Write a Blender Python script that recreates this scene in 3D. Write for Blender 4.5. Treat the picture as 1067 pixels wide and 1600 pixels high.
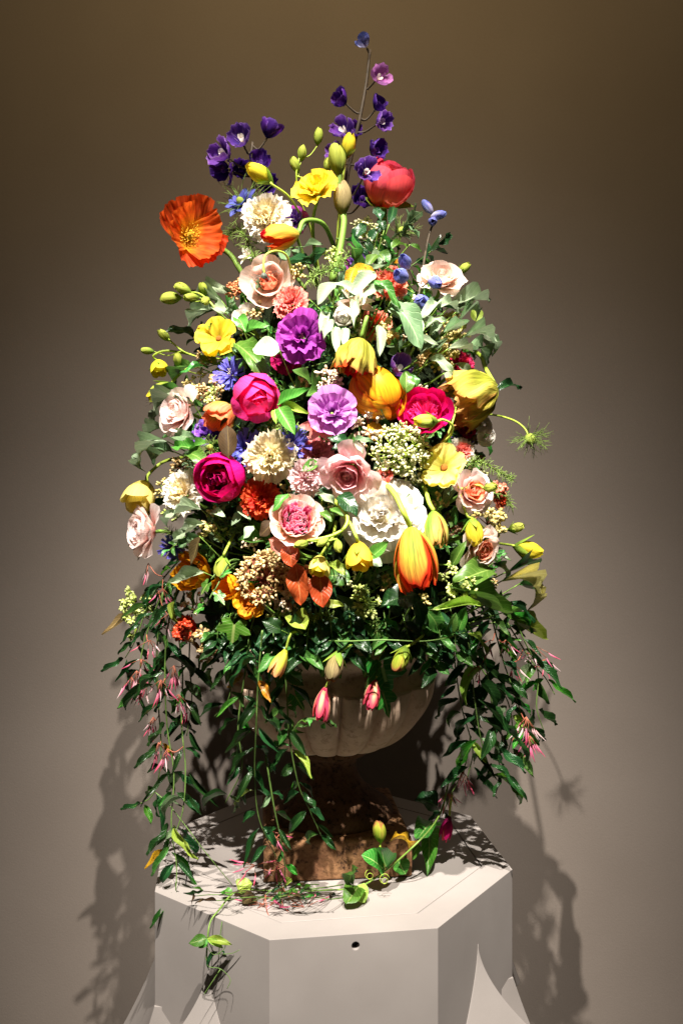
import bpy, math, random
import numpy as np
from mathutils import Vector, Matrix, Quaternion
rnd = random.Random(7)
S = bpy.context.scene
COL = S.collection
for o in list(bpy.data.objects): bpy.data.objects.remove(o)

# ------------------------------------------------------------------ camera, world, lamps
F, CX, CY, CAMY, CAMZ = 1310.0, 533.5, 785.0, -1.42, 0.588
cam = bpy.data.cameras.new('camera'); cam_o = bpy.data.objects.new('camera', cam); COL.objects.link(cam_o)
cam.sensor_fit = 'VERTICAL'; cam.sensor_height = 36.0; cam.lens = F/1600*36.0
cam.shift_y = -(800-CY)/1600.0; cam.clip_start = 0.02; cam.clip_end = 50
cam_o.location = (0, CAMY, CAMZ); cam_o.rotation_euler = (math.pi/2, 0, 0)
S.camera = cam_o
W = bpy.data.worlds.new('World'); S.world = W; W.use_nodes = True
W.node_tree.nodes['Background'].inputs[0].default_value = (1.0, 0.80, 0.58, 1)
W.node_tree.nodes['Background'].inputs[1].default_value = 0.038
S.view_settings.view_transform = 'Standard'; S.view_settings.look = 'None'
S.view_settings.exposure = 0.0; S.view_settings.gamma = 1.0

def spot(name, loc, aim, watts, size, blend, col, rad, sigma=None):
    l = bpy.data.lights.new(name, 'SPOT'); l.energy = watts; l.spot_size = math.radians(size); l.spot_blend = blend
    l.color = col; l.shadow_soft_size = rad
    if sigma:                           # reflector beam: intensity falls off as a bell curve round the axis
        l.use_nodes = True; t = l.node_tree; em = t.nodes['Emission']
        tc = t.nodes.new('ShaderNodeTexCoord'); sp = t.nodes.new('ShaderNodeSeparateXYZ'); t.links.new(tc.outputs['Normal'], sp.inputs[0])
        def mth(op, a, b=0.0):
            n = t.nodes.new('ShaderNodeMath'); n.operation = op
            for k, v in enumerate((a, b)):
                if isinstance(v, float): n.inputs[k].default_value = v
                else: t.links.new(v, n.inputs[k])
            return n.outputs[0]
        ang = mth('ARCCOSINE', mth('MINIMUM', mth('ABSOLUTE', sp.outputs[2]), 1.0))
        e = mth('POWER', 2.71828, mth('MULTIPLY', mth('MULTIPLY', ang, ang), -1.0/math.radians(sigma)**2))
        t.links.new(e, em.inputs['Strength'])
    o = bpy.data.objects.new(name, l); COL.objects.link(o); o.location = loc
    o.rotation_euler = (Vector(aim)-Vector(loc)).to_track_quat('-Z', 'Y').to_euler()
spot('gallery_spot_lamp', (-0.34, -1.80, 3.15), (0.02, 0.0, 0.28), 1330, 100, 0.6, (1.0, 0.93, 0.85), 0.018, 10.0)
spot('gallery_spot_lamp', (0.34, -1.84, 3.15), (-0.02, 0.0, 0.28), 1090, 100, 0.6, (1.0, 0.93, 0.85), 0.018, 10.0)
spot('gallery_flood_lamp', (0.0, -2.6, 3.3), (0.0, 0.47, 1.95), 290, 100, 1.0, (1.0, 0.73, 0.36), 0.15, 15.0)

# ------------------------------------------------------------------ helpers
def hexc(h):
    h = h.lstrip('#'); r = [int(h[i:i+2], 16)/255 for i in (0, 2, 4)]
    return tuple((c/12.92 if c <= .04045 else ((c+.055)/1.055)**2.4) for c in r)+(1,)
def px(x, y, Y):                       # photograph pixel + depth -> point of the place
    k = (Y-CAMY)/F
    return Vector(((x-CX)*k, Y, CAMZ-(y-CY)*k))
def m_per_px(Y): return (Y-CAMY)/F
XC = -0.012
RZ = [(-.2, .24), (.30, .25), (.37, .29), (.45, .315), (.55, .32), (.65, .30), (.75, .275), (.85, .24), (.95, .20), (1.05, .145), (1.15, .085), (1.25, .04), (1.4, .02)]
RZx = [a for a, b in RZ]; RZy = [b for a, b in RZ]
KD = 0.84
def hullR(z): return float(np.interp(z, RZx, RZy))
def surf(x, y, off=0.0):               # where a pixel meets the mound of flowers
    Y = -0.1
    for i in range(14):
        p = px(x, y, Y); R = hullR(p.z)
        Yn = -KD*math.sqrt(max(R*R-(p.x-XC)**2, 0.0))
        Y = .5*Y+.5*Yn
    return px(x, y, Y-off)
def out_dir(p, c=.45):
    v = Vector((p.x-XC, p.y/KD/KD, 0))
    if v.length < 1e-4: v = Vector((0, -1, 0))
    v.normalize(); v = v+Vector((0, 0, .6)); v.normalize()
    t = (Vector((0, CAMY, CAMZ))-p).normalized()
    return (v*(1-c)+t*c).normalized()
def obj(name, data, parent=None, M=None, mat=None):
    o = bpy.data.objects.new(name, data); COL.objects.link(o)
    if parent is not None: o.parent = parent
    if M is not None: o.matrix_local = M
    if mat is not None and data is not None and len(data.materials) == 0: data.materials.append(mat)
    return o
LABELS = {}
def thing(name, label, cat, M, group=None):
    o = bpy.data.objects.new(name, None); COL.objects.link(o); o.empty_display_size = .01
    o.matrix_local = M; o['label'] = label; o['category'] = cat
    if group: o['group'] = group
    return o
def mk(name, verts, faces, uvs=None, smooth=True, mat=None):
    m = bpy.data.meshes.new(name); m.from_pydata([tuple(v) for v in verts], [], faces)
    if uvs is not None:
        ul = m.uv_layers.new(name='UVMap')
        li = np.empty(len(m.loops), dtype=np.int32); m.loops.foreach_get('vertex_index', li)
        ul.data.foreach_set('uv', np.asarray(uvs, dtype=np.float32)[li].ravel())
    if smooth: m.polygons.foreach_set('use_smooth', [True]*len(m.polygons))
    if mat: m.materials.append(mat)
    m.update(); return m
def frame(zdir, xhint=Vector((0, 0, 1))):
    z = zdir.normalized(); x = xhint-z*xhint.dot(z)
    if x.length < 1e-4: x = Vector((1, 0, 0))-z*z.x
    x.normalize(); y = z.cross(x)
    M = Matrix.Identity(4)
    for i in range(3): M[i][0], M[i][1], M[i][2] = x[i], y[i], z[i]
    return M
def catmull(pts, n=5):
    P = [Vector(p) for p in pts]
    if len(P) < 3: return P
    P = [P[0]*2-P[1]]+P+[P[-1]*2-P[-2]]; o = []
    for i in range(1, len(P)-2):
        a, b, c, d = P[i-1:i+3]
        for k in range(n):
            t = k/n
            o.append(.5*((2*b)+(c-a)*t+(2*a-5*b+4*c-d)*t*t+(3*b-a-3*c+d)*t**3))
    o.append(P[-2]); return o
def tube_data(pts, r0, r1, sides=5, V=None, Fc=None):
    V = [] if V is None else V; Fc = [] if Fc is None else Fc
    n = len(pts); b = len(V); up = Vector((.3, .7, .2)).normalized()
    for i, p in enumerate(pts):
        t = (pts[min(i+1, n-1)]-pts[max(i-1, 0)])
        t = t.normalized() if t.length > 1e-9 else Vector((0, 0, 1))
        x = up-t*up.dot(t); x = x.normalized() if x.length > 1e-3 else Vector((1, 0, 0)); y = t.cross(x); up = x
        r = r0+(r1-r0)*i/(n-1)
        for k in range(sides):
            a = 2*math.pi*k/sides
            V.append(p+x*math.cos(a)*r+y*math.sin(a)*r)
    for i in range(n-1):
        for k in range(sides):
            Fc.append((b+i*sides+k, b+i*sides+(k+1) % sides, b+(i+1)*sides+(k+1) % sides, b+(i+1)*sides+k))
    Fc.append(tuple(b+k for k in range(sides))[::-1]); Fc.append(tuple(b+(n-1)*sides+k for k in range(sides)))
    return V, Fc
def tube(name, pts, r0, r1, mat, parent=None, sides=5, M=None, sm=5):
    V, Fc = tube_data(catmull(pts, sm), r0, r1, sides)
    return obj(name, mk(name, V, Fc, mat=mat), parent, M)

# ------------------------------------------------------------------ materials
class NT:
    def __init__(s, name):
        s.m = bpy.data.materials.new(name); s.m.use_nodes = True; s.t = s.m.node_tree; s.t.nodes.clear()
        s.out = s.t.nodes.new('ShaderNodeOutputMaterial')
    def n(s, ty, **k):
        nd = s.t.nodes.new('ShaderNode'+ty)
        for a, b in k.items():
            if a.startswith('i_'):
                key = a[2:]; key = int(key) if key.isdigit() else key.replace('_', ' ')
                if hasattr(b, 'is_linked') or isinstance(b, bpy.types.NodeSocket): s.t.links.new(b, nd.inputs[key])
                else: nd.inputs[key].default_value = b
            else: setattr(nd, a, b)
        return nd
    def mix(s, f, a, b, bt='MIX'):
        nd = s.n('Mix', data_type='RGBA', blend_type=bt)
        for i, v in ((0, f), (6, a), (7, b)):
            if isinstance(v, bpy.types.NodeSocket): s.t.links.new(v, nd.inputs[i])
            else: nd.inputs[i].default_value = v
        return nd.outputs[2]
    def math(s, op, a, b=0.0, c=0.0, clamp=False):
        nd = s.n('Math', operation=op, use_clamp=clamp)
        for i, v in enumerate((a, b, c)):
            if isinstance(v, bpy.types.NodeSocket): s.t.links.new(v, nd.inputs[i])
            else: nd.inputs[i].default_value = v
        return nd.outputs[0]
    def link(s, a, b): s.t.links.new(a, b)
def petal_mat(name, base, tip, flame=None, vein=.35, trans=.3, rough=.55, edge=None, mid=.45, spec=.3, bump=.25):
    trans = min(.5, trans*1.25); rough = min(.8, rough+.1); spec *= .7
    N = NT(name)
    uv = N.n('UVMap', uv_map='UVMap'); sep = N.n('SeparateXYZ', i_0=uv.outputs[0]); U, V = sep.outputs[0], sep.outputs[1]
    oi = N.n('ObjectInfo'); R = oi.outputs['Random']
    cu = N.n('CombineXYZ', i_0=N.math('MULTIPLY', U, 22.0), i_1=N.math('MULTIPLY', V, 2.0), i_2=N.math('MULTIPLY', R, 37.0))
    nz = N.n('TexNoise', i_Vector=cu.outputs[0], i_Scale=1.0, i_Detail=3.0, i_Roughness=.6)
    c2 = N.n('CombineXYZ', i_0=N.math('MULTIPLY', U, 3.0), i_1=N.math('MULTIPLY', V, 3.0), i_2=N.math('MULTIPLY', R, 19.0))
    n2 = N.n('TexNoise', i_Vector=c2.outputs[0], i_Scale=1.2, i_Detail=2.0)
    vv = N.math('ADD', V, N.math('MULTIPLY', N.math('SUBTRACT', n2.outputs[0], .5), .5))
    mr = N.n('MapRange', interpolation_type='SMOOTHSTEP', i_0=vv, i_1=max(mid-.4, 0), i_2=min(mid+.4, 1.05))
    col = N.mix(mr.outputs[0], hexc(base), hexc(tip))
    if flame:
        d = N.math('ABSOLUTE', N.math('SUBTRACT', U, .5))
        d = N.math('ADD', d, N.math('MULTIPLY', N.math('SUBTRACT', nz.outputs[0], .5), .35))
        fr = N.n('MapRange', interpolation_type='SMOOTHSTEP', i_0=d, i_1=.06, i_2=.30, i_3=1.0, i_4=0.0)
        fv = N.n('MapRange', interpolation_type='SMOOTHSTEP', i_0=V, i_1=.98, i_2=.5)
        col = N.mix(N.math('MULTIPLY', fr.outputs[0], fv.outputs[0]), col, hexc(flame))
    if edge:
        d = N.math('MULTIPLY', N.math('ABSOLUTE', N.math('SUBTRACT', U, .5)), 2.0)
        d = N.math('MAXIMUM', N.math('POWER', d, 1.5), N.math('POWER', V, 3.0))
        d = N.math('ADD', d, N.math('MULTIPLY', N.math('SUBTRACT', nz.outputs[0], .5), .4))
        er = N.n('MapRange', interpolation_type='SMOOTHSTEP', i_0=d, i_1=.62, i_2=1.0)
        col = N.mix(er.outputs[0], col, hexc(edge))
    vr = N.n('MapRange', i_0=nz.outputs[0], i_1=.3, i_2=.7, i_3=1-vein, i_4=1+vein*.25)
    hs = N.n('HueSaturation', i_Hue=N.math('ADD', .5, N.math('MULTIPLY', N.math('SUBTRACT', R, .5), .025)),
             i_Value=N.math('MULTIPLY', vr.outputs[0], N.math('ADD', .9, N.math('MULTIPLY', R, .2))), i_Color=col)
    bp = N.n('Bump', i_Strength=bump, i_Distance=.002, i_Height=nz.outputs[0])
    pr = N.n('BsdfPrincipled', i_Base_Color=hs.outputs[0], i_Roughness=rough, i_Normal=bp.outputs[0])
    pr.inputs['Specular IOR Level'].default_value = spec
    tr = N.n('BsdfTranslucent', i_Color=hs.outputs[0])
    mx = N.n('MixShader', i_0=trans, i_1=pr.outputs[0], i_2=tr.outputs[0])
    N.link(mx.outputs[0], N.out.inputs[0]); return N.m
def leaf_mat(name, c1, c2, rib, trans=.22, rough=.38, spec=.5, spot=None):
    N = NT(name)
    uv = N.n('UVMap', uv_map='UVMap'); sep = N.n('SeparateXYZ', i_0=uv.outputs[0]); U, V = sep.outputs[0], sep.outputs[1]
    oi = N.n('ObjectInfo'); R = oi.outputs['Random']
    d = N.math('ABSOLUTE', N.math('SUBTRACT', U, .5))
    # side veins run forward from the midrib
    w = N.math('SINE', N.math('MULTIPLY', N.math('SUBTRACT', V, N.math('MULTIPLY', d, .55)), 58.0))
    w = N.n('MapRange', interpolation_type='SMOOTHSTEP', i_0=w, i_1=.80, i_2=1.0)
    c = N.n('CombineXYZ', i_0=N.math('MULTIPLY', U, 4.0), i_1=N.math('MULTIPLY', V, 6.0), i_2=N.math('MULTIPLY', R, 41.0))
    nz = N.n('TexNoise', i_Vector=c.outputs[0], i_Scale=1.4, i_Detail=4.0)
    col = N.mix(nz.outputs[0], hexc(c1), hexc(c2))
    if spot:
        ns = N.n('TexNoise', i_Vector=c.outputs[0], i_Scale=2.6, i_Detail=3.0)
        sm = N.n('MapRange', interpolation_type='SMOOTHSTEP', i_0=ns.outputs[0], i_1=.56, i_2=.68)
        col = N.mix(sm.outputs[0], col, hexc(spot))
    mid = N.n('MapRange', interpolation_type='SMOOTHSTEP', i_0=d, i_1=.012, i_2=.04, i_3=.8, i_4=0.0)
    col = N.mix(N.math('MAXIMUM', mid.outputs[0], N.math('MULTIPLY', w.outputs[0], .28)), col, hexc(rib))
    hs = N.n('HueSaturation', i_Hue=N.math('ADD', .5, N.math('MULTIPLY', N.math('SUBTRACT', R, .5), .05)),
             i_Value=N.math('ADD', .7, N.math('MULTIPLY', R, .55)), i_Color=col)
    hgt = N.math('SUBTRACT', N.math('MULTIPLY', nz.outputs[0], .5), N.math('MAXIMUM', mid.outputs[0], w.outputs[0]))
    bp = N.n('Bump', i_Strength=.35, i_Distance=.0012, i_Height=hgt)
    pr = N.n('BsdfPrincipled', i_Base_Color=hs.outputs[0], i_Roughness=rough, i_Normal=bp.outputs[0])
    pr.inputs['Specular IOR Level'].default_value = spec
    tr = N.n('BsdfTranslucent', i_Color=hs.outputs[0])
    mx = N.n('MixShader', i_0=trans, i_1=pr.outputs[0], i_2=tr.outputs[0])
    N.link(mx.outputs[0], N.out.inputs[0]); return N.m
def simple_mat(name, c1, c2, scale=60, rough=.5, bump=.3, spec=.4, island=False, detail=5, dist=.002):
    N = NT(name)
    tc = N.n('TexCoord'); nz = N.n('TexNoise', i_Vector=tc.outputs['Object'], i_Scale=scale, i_Detail=detail, i_Roughness=.65)
    f = nz.outputs[0]
    if island:
        g = N.n('NewGeometry'); f = g.outputs['Random Per Island']
    else:
        f = N.n('MapRange', i_0=f, i_1=.3, i_2=.7).outputs[0]
    col = N.mix(f, hexc(c1), hexc(c2))
    bp = N.n('Bump', i_Strength=bump, i_Distance=dist, i_Height=nz.outputs[0])
    pr = N.n('BsdfPrincipled', i_Base_Color=col, i_Roughness=rough, i_Normal=bp.outputs[0])
    pr.inputs['Specular IOR Level'].default_value = spec
    N.link(pr.outputs[0], N.out.inputs[0]); return N.m

MAT = {}
def PM(n, *a, **k): MAT[n] = petal_mat(n, *a, **k)
PM('poppy_orange', '#ffc02a', '#ff6e26', vein=.5, trans=.42, mid=.22)
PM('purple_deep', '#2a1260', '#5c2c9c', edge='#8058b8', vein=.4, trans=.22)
PM('purple_bright', '#4a2890', '#8450bc', edge='#b088d4', vein=.4, trans=.25)  # brighter purple, pale lilac towards the petal edges
PM('blue_bud', '#d6d2ee', '#7880cc', vein=.55, trans=.2, mid=.5)
PM('blue_corn', '#4a3aa0', '#7272d8', vein=.3, trans=.25)
PM('nigella_blue', '#48489a', '#6f7ad0', vein=.4, trans=.25)
PM('coral_peony', '#ff8a76', '#ff6478', vein=.25, trans=.3)
PM('hot_pink', '#e21a80', '#ff4498', vein=.2, trans=.25, rough=.45)
PM('magenta', '#b40460', '#e6127e', vein=.22, trans=.25, rough=.4)
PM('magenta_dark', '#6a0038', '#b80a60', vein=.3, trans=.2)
PM('lemon', '#d8c030', '#ffe34a', vein=.2, trans=.32)
PM('lemon_pale', '#dcd058', '#fff08c', vein=.2, trans=.35)
PM('cream', '#f2d998', '#fff3cf', vein=.2, trans=.3)
PM('cream_white', '#f0e2c4', '#fff9ec', vein=.15, trans=.3)
PM('white', '#e8dcc6', '#f4efe6', vein=.2, trans=.3)
PM('blush', '#f8cdb0', '#ffeade', vein=.2, trans=.38)
PM('blush_rose', '#fac0b8', '#ffece6', vein=.18, trans=.38)
PM('pale_pink', '#f8b0b8', '#ffdede', vein=.18, trans=.38)
PM('pink_core', '#f68ea2', '#ffc4cc', vein=.2, trans=.3)
PM('rose_magenta', '#d41c6e', '#f884ae', vein=.25, trans=.25, edge='#ffdbe4')
PM('rose_rim', '#f6c29a', '#ffd9cf', vein=.15, trans=.3, edge='#fff0e6')
PM('peach_core', '#f0703c', '#ffa887', vein=.2, trans=.3)
PM('coral', '#ff6a4a', '#ff9c80', vein=.25, trans=.3)
PM('coral_red', '#d42a1a', '#f86038', vein=.3, trans=.25)
PM('coral_pink', '#f0586a', '#ff9e90', vein=.25, trans=.3)
PM('dusty_rose', '#c85a5e', '#f0989a', vein=.25, trans=.3)
PM('orchid', '#7c1c84', '#c24ec0', vein=.4, trans=.3)
PM('lilac', '#a84cae', '#dc90dc', vein=.35, trans=.3)
PM('salmon', '#f0765c', '#f8a496', vein=.3, trans=.3)
PM('crimson', '#8c0c30', '#d8305c', vein=.3)
PM('parrot', '#f2c848', '#f89038', flame='#9cac34', vein=.6, trans=.22, mid=.7, edge='#e83a18')
PM('parrot_gold', '#e8c84c', '#f8b43c', flame='#c8bc4c', vein=.4, trans=.25, edge='#ff9028')
PM('parrot_red', '#f8842c', '#f2401c', vein=.4, trans=.3)
PM('peach_tulip', '#f2a05c', '#ff9c70', flame='#a4a03c', vein=.35, trans=.3, edge='#ff8a50')
PM('olive_tulip', '#ccc648', '#e6d85c', flame='#90942a', vein=.55, trans=.2, edge='#d89c4c', bump=.8, rough=.75)
PM('olive_inner', '#e07a3c', '#f4b06c', vein=.35, trans=.3)
PM('gold_globe', '#f49a14', '#ffc424', flame='#f8a81c', edge='#e87c10', vein=.45, trans=.25, rough=.42, spec=.35)
PM('gold', '#f08a08', '#ffb21c', vein=.3, trans=.3)
PM('green_tulip', '#9cae3c', '#cfd068', flame='#7c9a34', vein=.35, trans=.25, edge='#e8a058')
PM('bell_green', '#aabe30', '#c4c648', flame='#8ea82c', vein=.4, trans=.25, edge='#c07050')
PM('bell_pink', '#e43a66', '#f0506e', flame='#f2cf9a', vein=.35, trans=.25)
PM('bell_yellow', '#c8cc32', '#f0a472', flame='#d8d850', vein=.35, trans=.25, mid=.6)
PM('sepal', '#6f9232', '#8fae3c', vein=.3, trans=.2)
PM('bud_green', '#7f9a38', '#b9c450', vein=.35, trans=.2)
PM('bud_yellow', '#b8bc30', '#f4e03a', vein=.3, trans=.25)
PM('pod_brown', '#8a7c44', '#a89468', vein=.5, trans=.15, rough=.8)
PM('jasmine_pink', '#f08aa4', '#d84a78', vein=.2, trans=.25)
PM('jasmine_pale', '#f6c8cc', '#f8e0e0', vein=.15, trans=.3)
def LM(n, *a, **k): MAT[n] = leaf_mat(n, *a, **k)
LM('euc', '#879e7c', '#a9ba97', '#c8d2b6', rough=.6, spec=.25, trans=.18)
LM('euc_dark', '#4e6846', '#6f865e', '#98a67e', rough=.55, spec=.3)
LM('green', '#3c6e24', '#5c8e34', '#98bc60', rough=.4)
LM('green_lime', '#86a838', '#a4c04a', '#d8e482', rough=.45, trans=.3)
LM('green_dark', '#16361a', '#264e26', '#4a763c', rough=.3, spec=.5)
LM('green_mid', '#2f6426', '#4c8434', '#88ac58', rough=.38)
LM('jasmine_leaf', '#16381a', '#285424', '#4c7a3c', rough=.28, spec=.5, trans=.25)
LM('jasmine_bright', '#2f701e', '#4a8e2a', '#84b44c', rough=.3, trans=.35)
LM('ivy', '#2c7026', '#4a9030', '#b0cc78', rough=.4)
LM('ivy_bright', '#3c8024', '#54982e', '#b4d078', rough=.4, trans=.3)
LM('copper', '#a8481c', '#cc6a2c', '#e49a5c', rough=.35, trans=.3)
LM('copper_pink', '#c88068', '#e0a084', '#f0c4a8', rough=.4, trans=.3)
LM('bronze', '#33261a', '#4a3820', '#6c5834', rough=.65, spec=.15)
LM('yellowing', '#b88a14', '#dcac28', '#f0cc60', rough=.4, trans=.3, spot='#6a3c14')
LM('tan_leaf', '#b4a058', '#d2c284', '#e4d8a4', rough=.55)
MAT['stem'] = simple_mat('stem', '#5c8230', '#86a844', 90, .5)
MAT['stem_lime'] = simple_mat('stem_lime', '#94b038', '#b8cc50', 90, .45)
MAT['stem_dark'] = simple_mat('stem_dark', '#3a3428', '#5a4c3c', 90, .6)
MAT['stem_jas'] = simple_mat('stem_jas', '#4a6a2c', '#6c8a44', 90, .5)
MAT['stem_red'] = simple_mat('stem_red', '#8c4634', '#b06a50', 90, .5)
MAT['thread'] = simple_mat('thread', '#5c7c30', '#90a850', 90, .6)
MAT['thread_dark'] = simple_mat('thread_dark', '#3e4438', '#7c8478', 90, .6)
MAT['stamen_gold'] = simple_mat('stamen_gold', '#f0b418', '#ffdc48', 200, .7, island=True)
MAT['stamen_pale'] = simple_mat('stamen_pale', '#e8d8a0', '#fff4d0', 200, .7, island=True)
MAT['disc_brown'] = simple_mat('disc_brown', '#7c4410', '#b8741c', 400, .8, .8)
MAT['disc_gold'] = simple_mat('disc_gold', '#c87a10', '#e8a824', 400, .8, .8)
MAT['disc_green'] = simple_mat('disc_green', '#7c9432', '#a8b84c', 300, .7, .6)
def BM(n, a, b, rough=.4): MAT[n] = simple_mat(n, a, b, 300, rough, .2, .4, island=True)
BM('bud_tan', '#8a6a38', '#e4cc94'); BM('bud_greenwhite', '#8e9450', '#f0ecc4'); BM('bud_brownwhite', '#a08460', '#fff0d8')
BM('bud_rust', '#a84420', '#e8b078'); BM('bud_lime', '#98a848', '#d8e094'); BM('bud_dark', '#3c2a1c', '#7c5c3c')
BM('bud_eucseed', '#9c8c48', '#dccc8c'); BM('bud_coral', '#d0583c', '#f09c84'); BM('bud_red', '#b02a14', '#e86038')
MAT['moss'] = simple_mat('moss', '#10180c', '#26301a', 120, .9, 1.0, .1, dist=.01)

# ------------------------------------------------------------------ the setting: wall and floor
def surface_mat(name, c1, c2, sc, rough, bump, dist=.001, fine=900, bev=0):
    N = NT(name); tc = N.n('TexCoord')
    a = N.n('TexNoise', i_Vector=tc.outputs['Object'], i_Scale=sc, i_Detail=4.0)
    b = N.n('TexNoise', i_Vector=tc.outputs['Object'], i_Scale=fine, i_Detail=3.0)
    f = N.math('ADD', N.math('MULTIPLY', a.outputs[0], .7), N.math('MULTIPLY', b.outputs[0], .3))
    col = N.mix(N.n('MapRange', i_0=f, i_1=.35, i_2=.65).outputs[0], hexc(c1), hexc(c2))
    bp = N.n('Bump', i_Strength=bump, i_Distance=dist, i_Height=f)
    if bev: N.link(N.n('Bevel', samples=6, i_Radius=bev).outputs[0], bp.inputs['Normal'])
    pr = N.n('BsdfPrincipled', i_Base_Color=col, i_Roughness=rough, i_Normal=bp.outputs[0]); pr.inputs['Specular IOR Level'].default_value = .25
    N.link(pr.outputs[0], N.out.inputs[0]); return N.m
wall_m = surface_mat('wall_paint', '#80766d', '#877d74', 3.0, .85, .6, dist=.0015, fine=260)
white_m = surface_mat('white_paint', '#98918c', '#a39c97', 7.0, .45, .15, bev=.0016)
floor_m = surface_mat('floor_grey', '#6e6459', '#7a7064', 4.0, .6, .2)
FLOOR = -1.0; WALLY = 0.47
wl = obj('wall', mk('wall', [(-4, WALLY, FLOOR), (4, WALLY, FLOOR), (4, WALLY, 3.6), (-4, WALLY, 3.6), (-4, WALLY+.1, FLOOR), (4, WALLY+.1, FLOOR), (4, WALLY+.1, 3.6), (-4, WALLY+.1, 3.6)],
     [(0, 1, 2, 3), (5, 4, 7, 6), (3, 2, 6, 7), (1, 5, 6, 2), (4, 0, 3, 7)], smooth=False, mat=wall_m)); wl['kind'] = 'structure'
fl = obj('floor', mk('floor', [(-4, -4, FLOOR), (4, -4, FLOOR), (4, WALLY, FLOOR), (-4, WALLY, FLOOR)], [(0, 1, 2, 3)], smooth=False, mat=floor_m)); fl['kind'] = 'structure'

# ------------------------------------------------------------------ pedestal
A = 0.28; T8 = math.tan(math.pi/8); ROT = 0.137; PXO = -0.020
PM_ = Matrix.Translation((PXO, 0, 0)) @ Matrix.Rotation(ROT, 4, 'Z')
ped = thing('pedestal', 'white painted octagonal pedestal with flared fins below the urn', 'pedestal', PM_)
def octa(a): return [(a, -a*T8), (a, a*T8), (a*T8, a), (-a*T8, a), (-a, a*T8), (-a, -a*T8), (-a*T8, -a), (a*T8, -a)]
def bevel(o, w=.0012, seg=2):
    b = o.modifiers.new('bevel', 'BEVEL'); b.width = w; b.segments = seg; b.limit_method = 'ANGLE'; b.angle_limit = .5
GA, GB = A*.842, A*.836                     # border inner edge, panel edge: a shadow gap between them
V = []; Fc = []
for a, z in ((A, FLOOR), (A, 0.0), (GA, 0.0), (GA, -.012)):
    V += [(x, y, z) for x, y in octa(a)]
for k in range(3):
    for i in range(8):
        if k or i != 6: Fc.append((k*8+i, k*8+(i+1) % 8, (k+1)*8+(i+1) % 8, (k+1)*8+i))
Fc.append(tuple(24+i for i in range(8)))
hb = simple_mat('hole_dark', '#0a0806', '#120e0a', 50, .8)   # front face with a drilled bolt hole
hx, hz = .0010, -.0165; h0 = len(V)
for y, r in ((-A, .0056), (-A+.011, .0056)):
    for k in range(24): V.append((hx+r*math.cos(2*math.pi*k/24), y, hz+r*math.sin(2*math.pi*k/24)))
cor = [7+8, 6+8, 6, 7]                      # corners counter-clockwise seen from the front: upper right, upper left, lower left, lower right
for q in range(4):
    for k in range(6):
        a = q*6+k; Fc.append((cor[q], h0+(a+1) % 24, h0+a))
    Fc.append((cor[q], cor[(q+1) % 4], h0+(q*6+6) % 24))
for k in range(24): Fc.append((h0+k, h0+(k+1) % 24, h0+24+(k+1) % 24, h0+24+k))
body = obj('body', mk('body', V, Fc, smooth=False, mat=white_m), ped)
V = [(x, y, -.0115) for x, y in octa(GB)]+[(x, y, -.0004) for x, y in octa(GB)]
Fc = [(i, (i+1) % 8, 8+(i+1) % 8, 8+i) for i in range(8)]+[tuple(range(8, 16)), tuple(range(7, -1, -1))]
tp = obj('top_panel', mk('top_panel', V, Fc, smooth=False, mat=white_m), ped); bevel(tp, .0006, 1)
for q in range(4):                          # pointed concave fins on the diagonal faces
    V = []; Fc = []; n = 44; sg = (1, -1, 1, -1)[q]
    for i in range(n+1):
        d = .0004+.36*(i/n)**1.3
        w = .046*(d/.12)**1.6 if d < .2 else .1042+(d-.2)*.1
        p = .060*(d/.12)**1.8 if d < .2 else .1505+(d-.2)*.6
        if q == 1: p *= .30
        w = min(w, .112); z = -.070-d
        sec = [(A-.02, sg*w), (A+.0006, sg*w), (A+p+.0008, -sg*w*.9), (A-.02, -sg*min(w*1.25, .115))]
        if sg > 0: sec.reverse()
        for (x, y) in sec: V.append((x, y, z))
    for i in range(n):
        for k in range(4): Fc.append((i*4+k, (i+1)*4+k, (i+1)*4+(k+1) % 4, i*4+(k+1) % 4))
    Fc.append((0, 1, 2, 3)); Fc.append((n*4+3, n*4+2, n*4+1, n*4))
    me = mk('fin', V, Fc, mat=white_m); me.set_sharp_from_angle(angle=.45)
    fn = obj('fin', me, ped, Matrix.Rotation(math.pi/4+q*math.pi/2, 4, 'Z'))
for s in (0, 1):                            # scooped flare on both side faces
    V = []; Fc = []; n = 12; yb = A*T8
    for i in range(n+1):
        d = .30*i/n; o = .0006+.30*d+.60*d*d; e = .003+.18*d
        z0 = -.172
        for (x, y, dz) in ((A-.06, -yb-.045, .018), (A+o, -yb-e, 0), (A+o, yb+e, 0), (A-.06, yb+.045, .018)):
            V.append((x, y, z0-d+dz*(1-i/n)))
    for i in range(n):
        for k in range(4): Fc.append((i*4+k, (i+1)*4+k, (i+1)*4+(k+1) % 4, i*4+(k+1) % 4))
    Fc.append((0, 1, 2, 3)); Fc.append((n*4+3, n*4+2, n*4+1, n*4))
    me = mk('side_flare', V, Fc, mat=white_m); me.set_sharp_from_angle(angle=.45)
    fo = obj('side_flare', me, ped, Matrix.Rotation(math.pi*s, 4, 'Z'))
obj('bolt_hole', mk('bolt_hole', [(hx+.0056*math.cos(2*math.pi*k/24), -A+.0105, hz+.0056*math.sin(2*math.pi*k/24)) for k in range(24)], [tuple(range(24))], smooth=False, mat=hb), ped)

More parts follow.
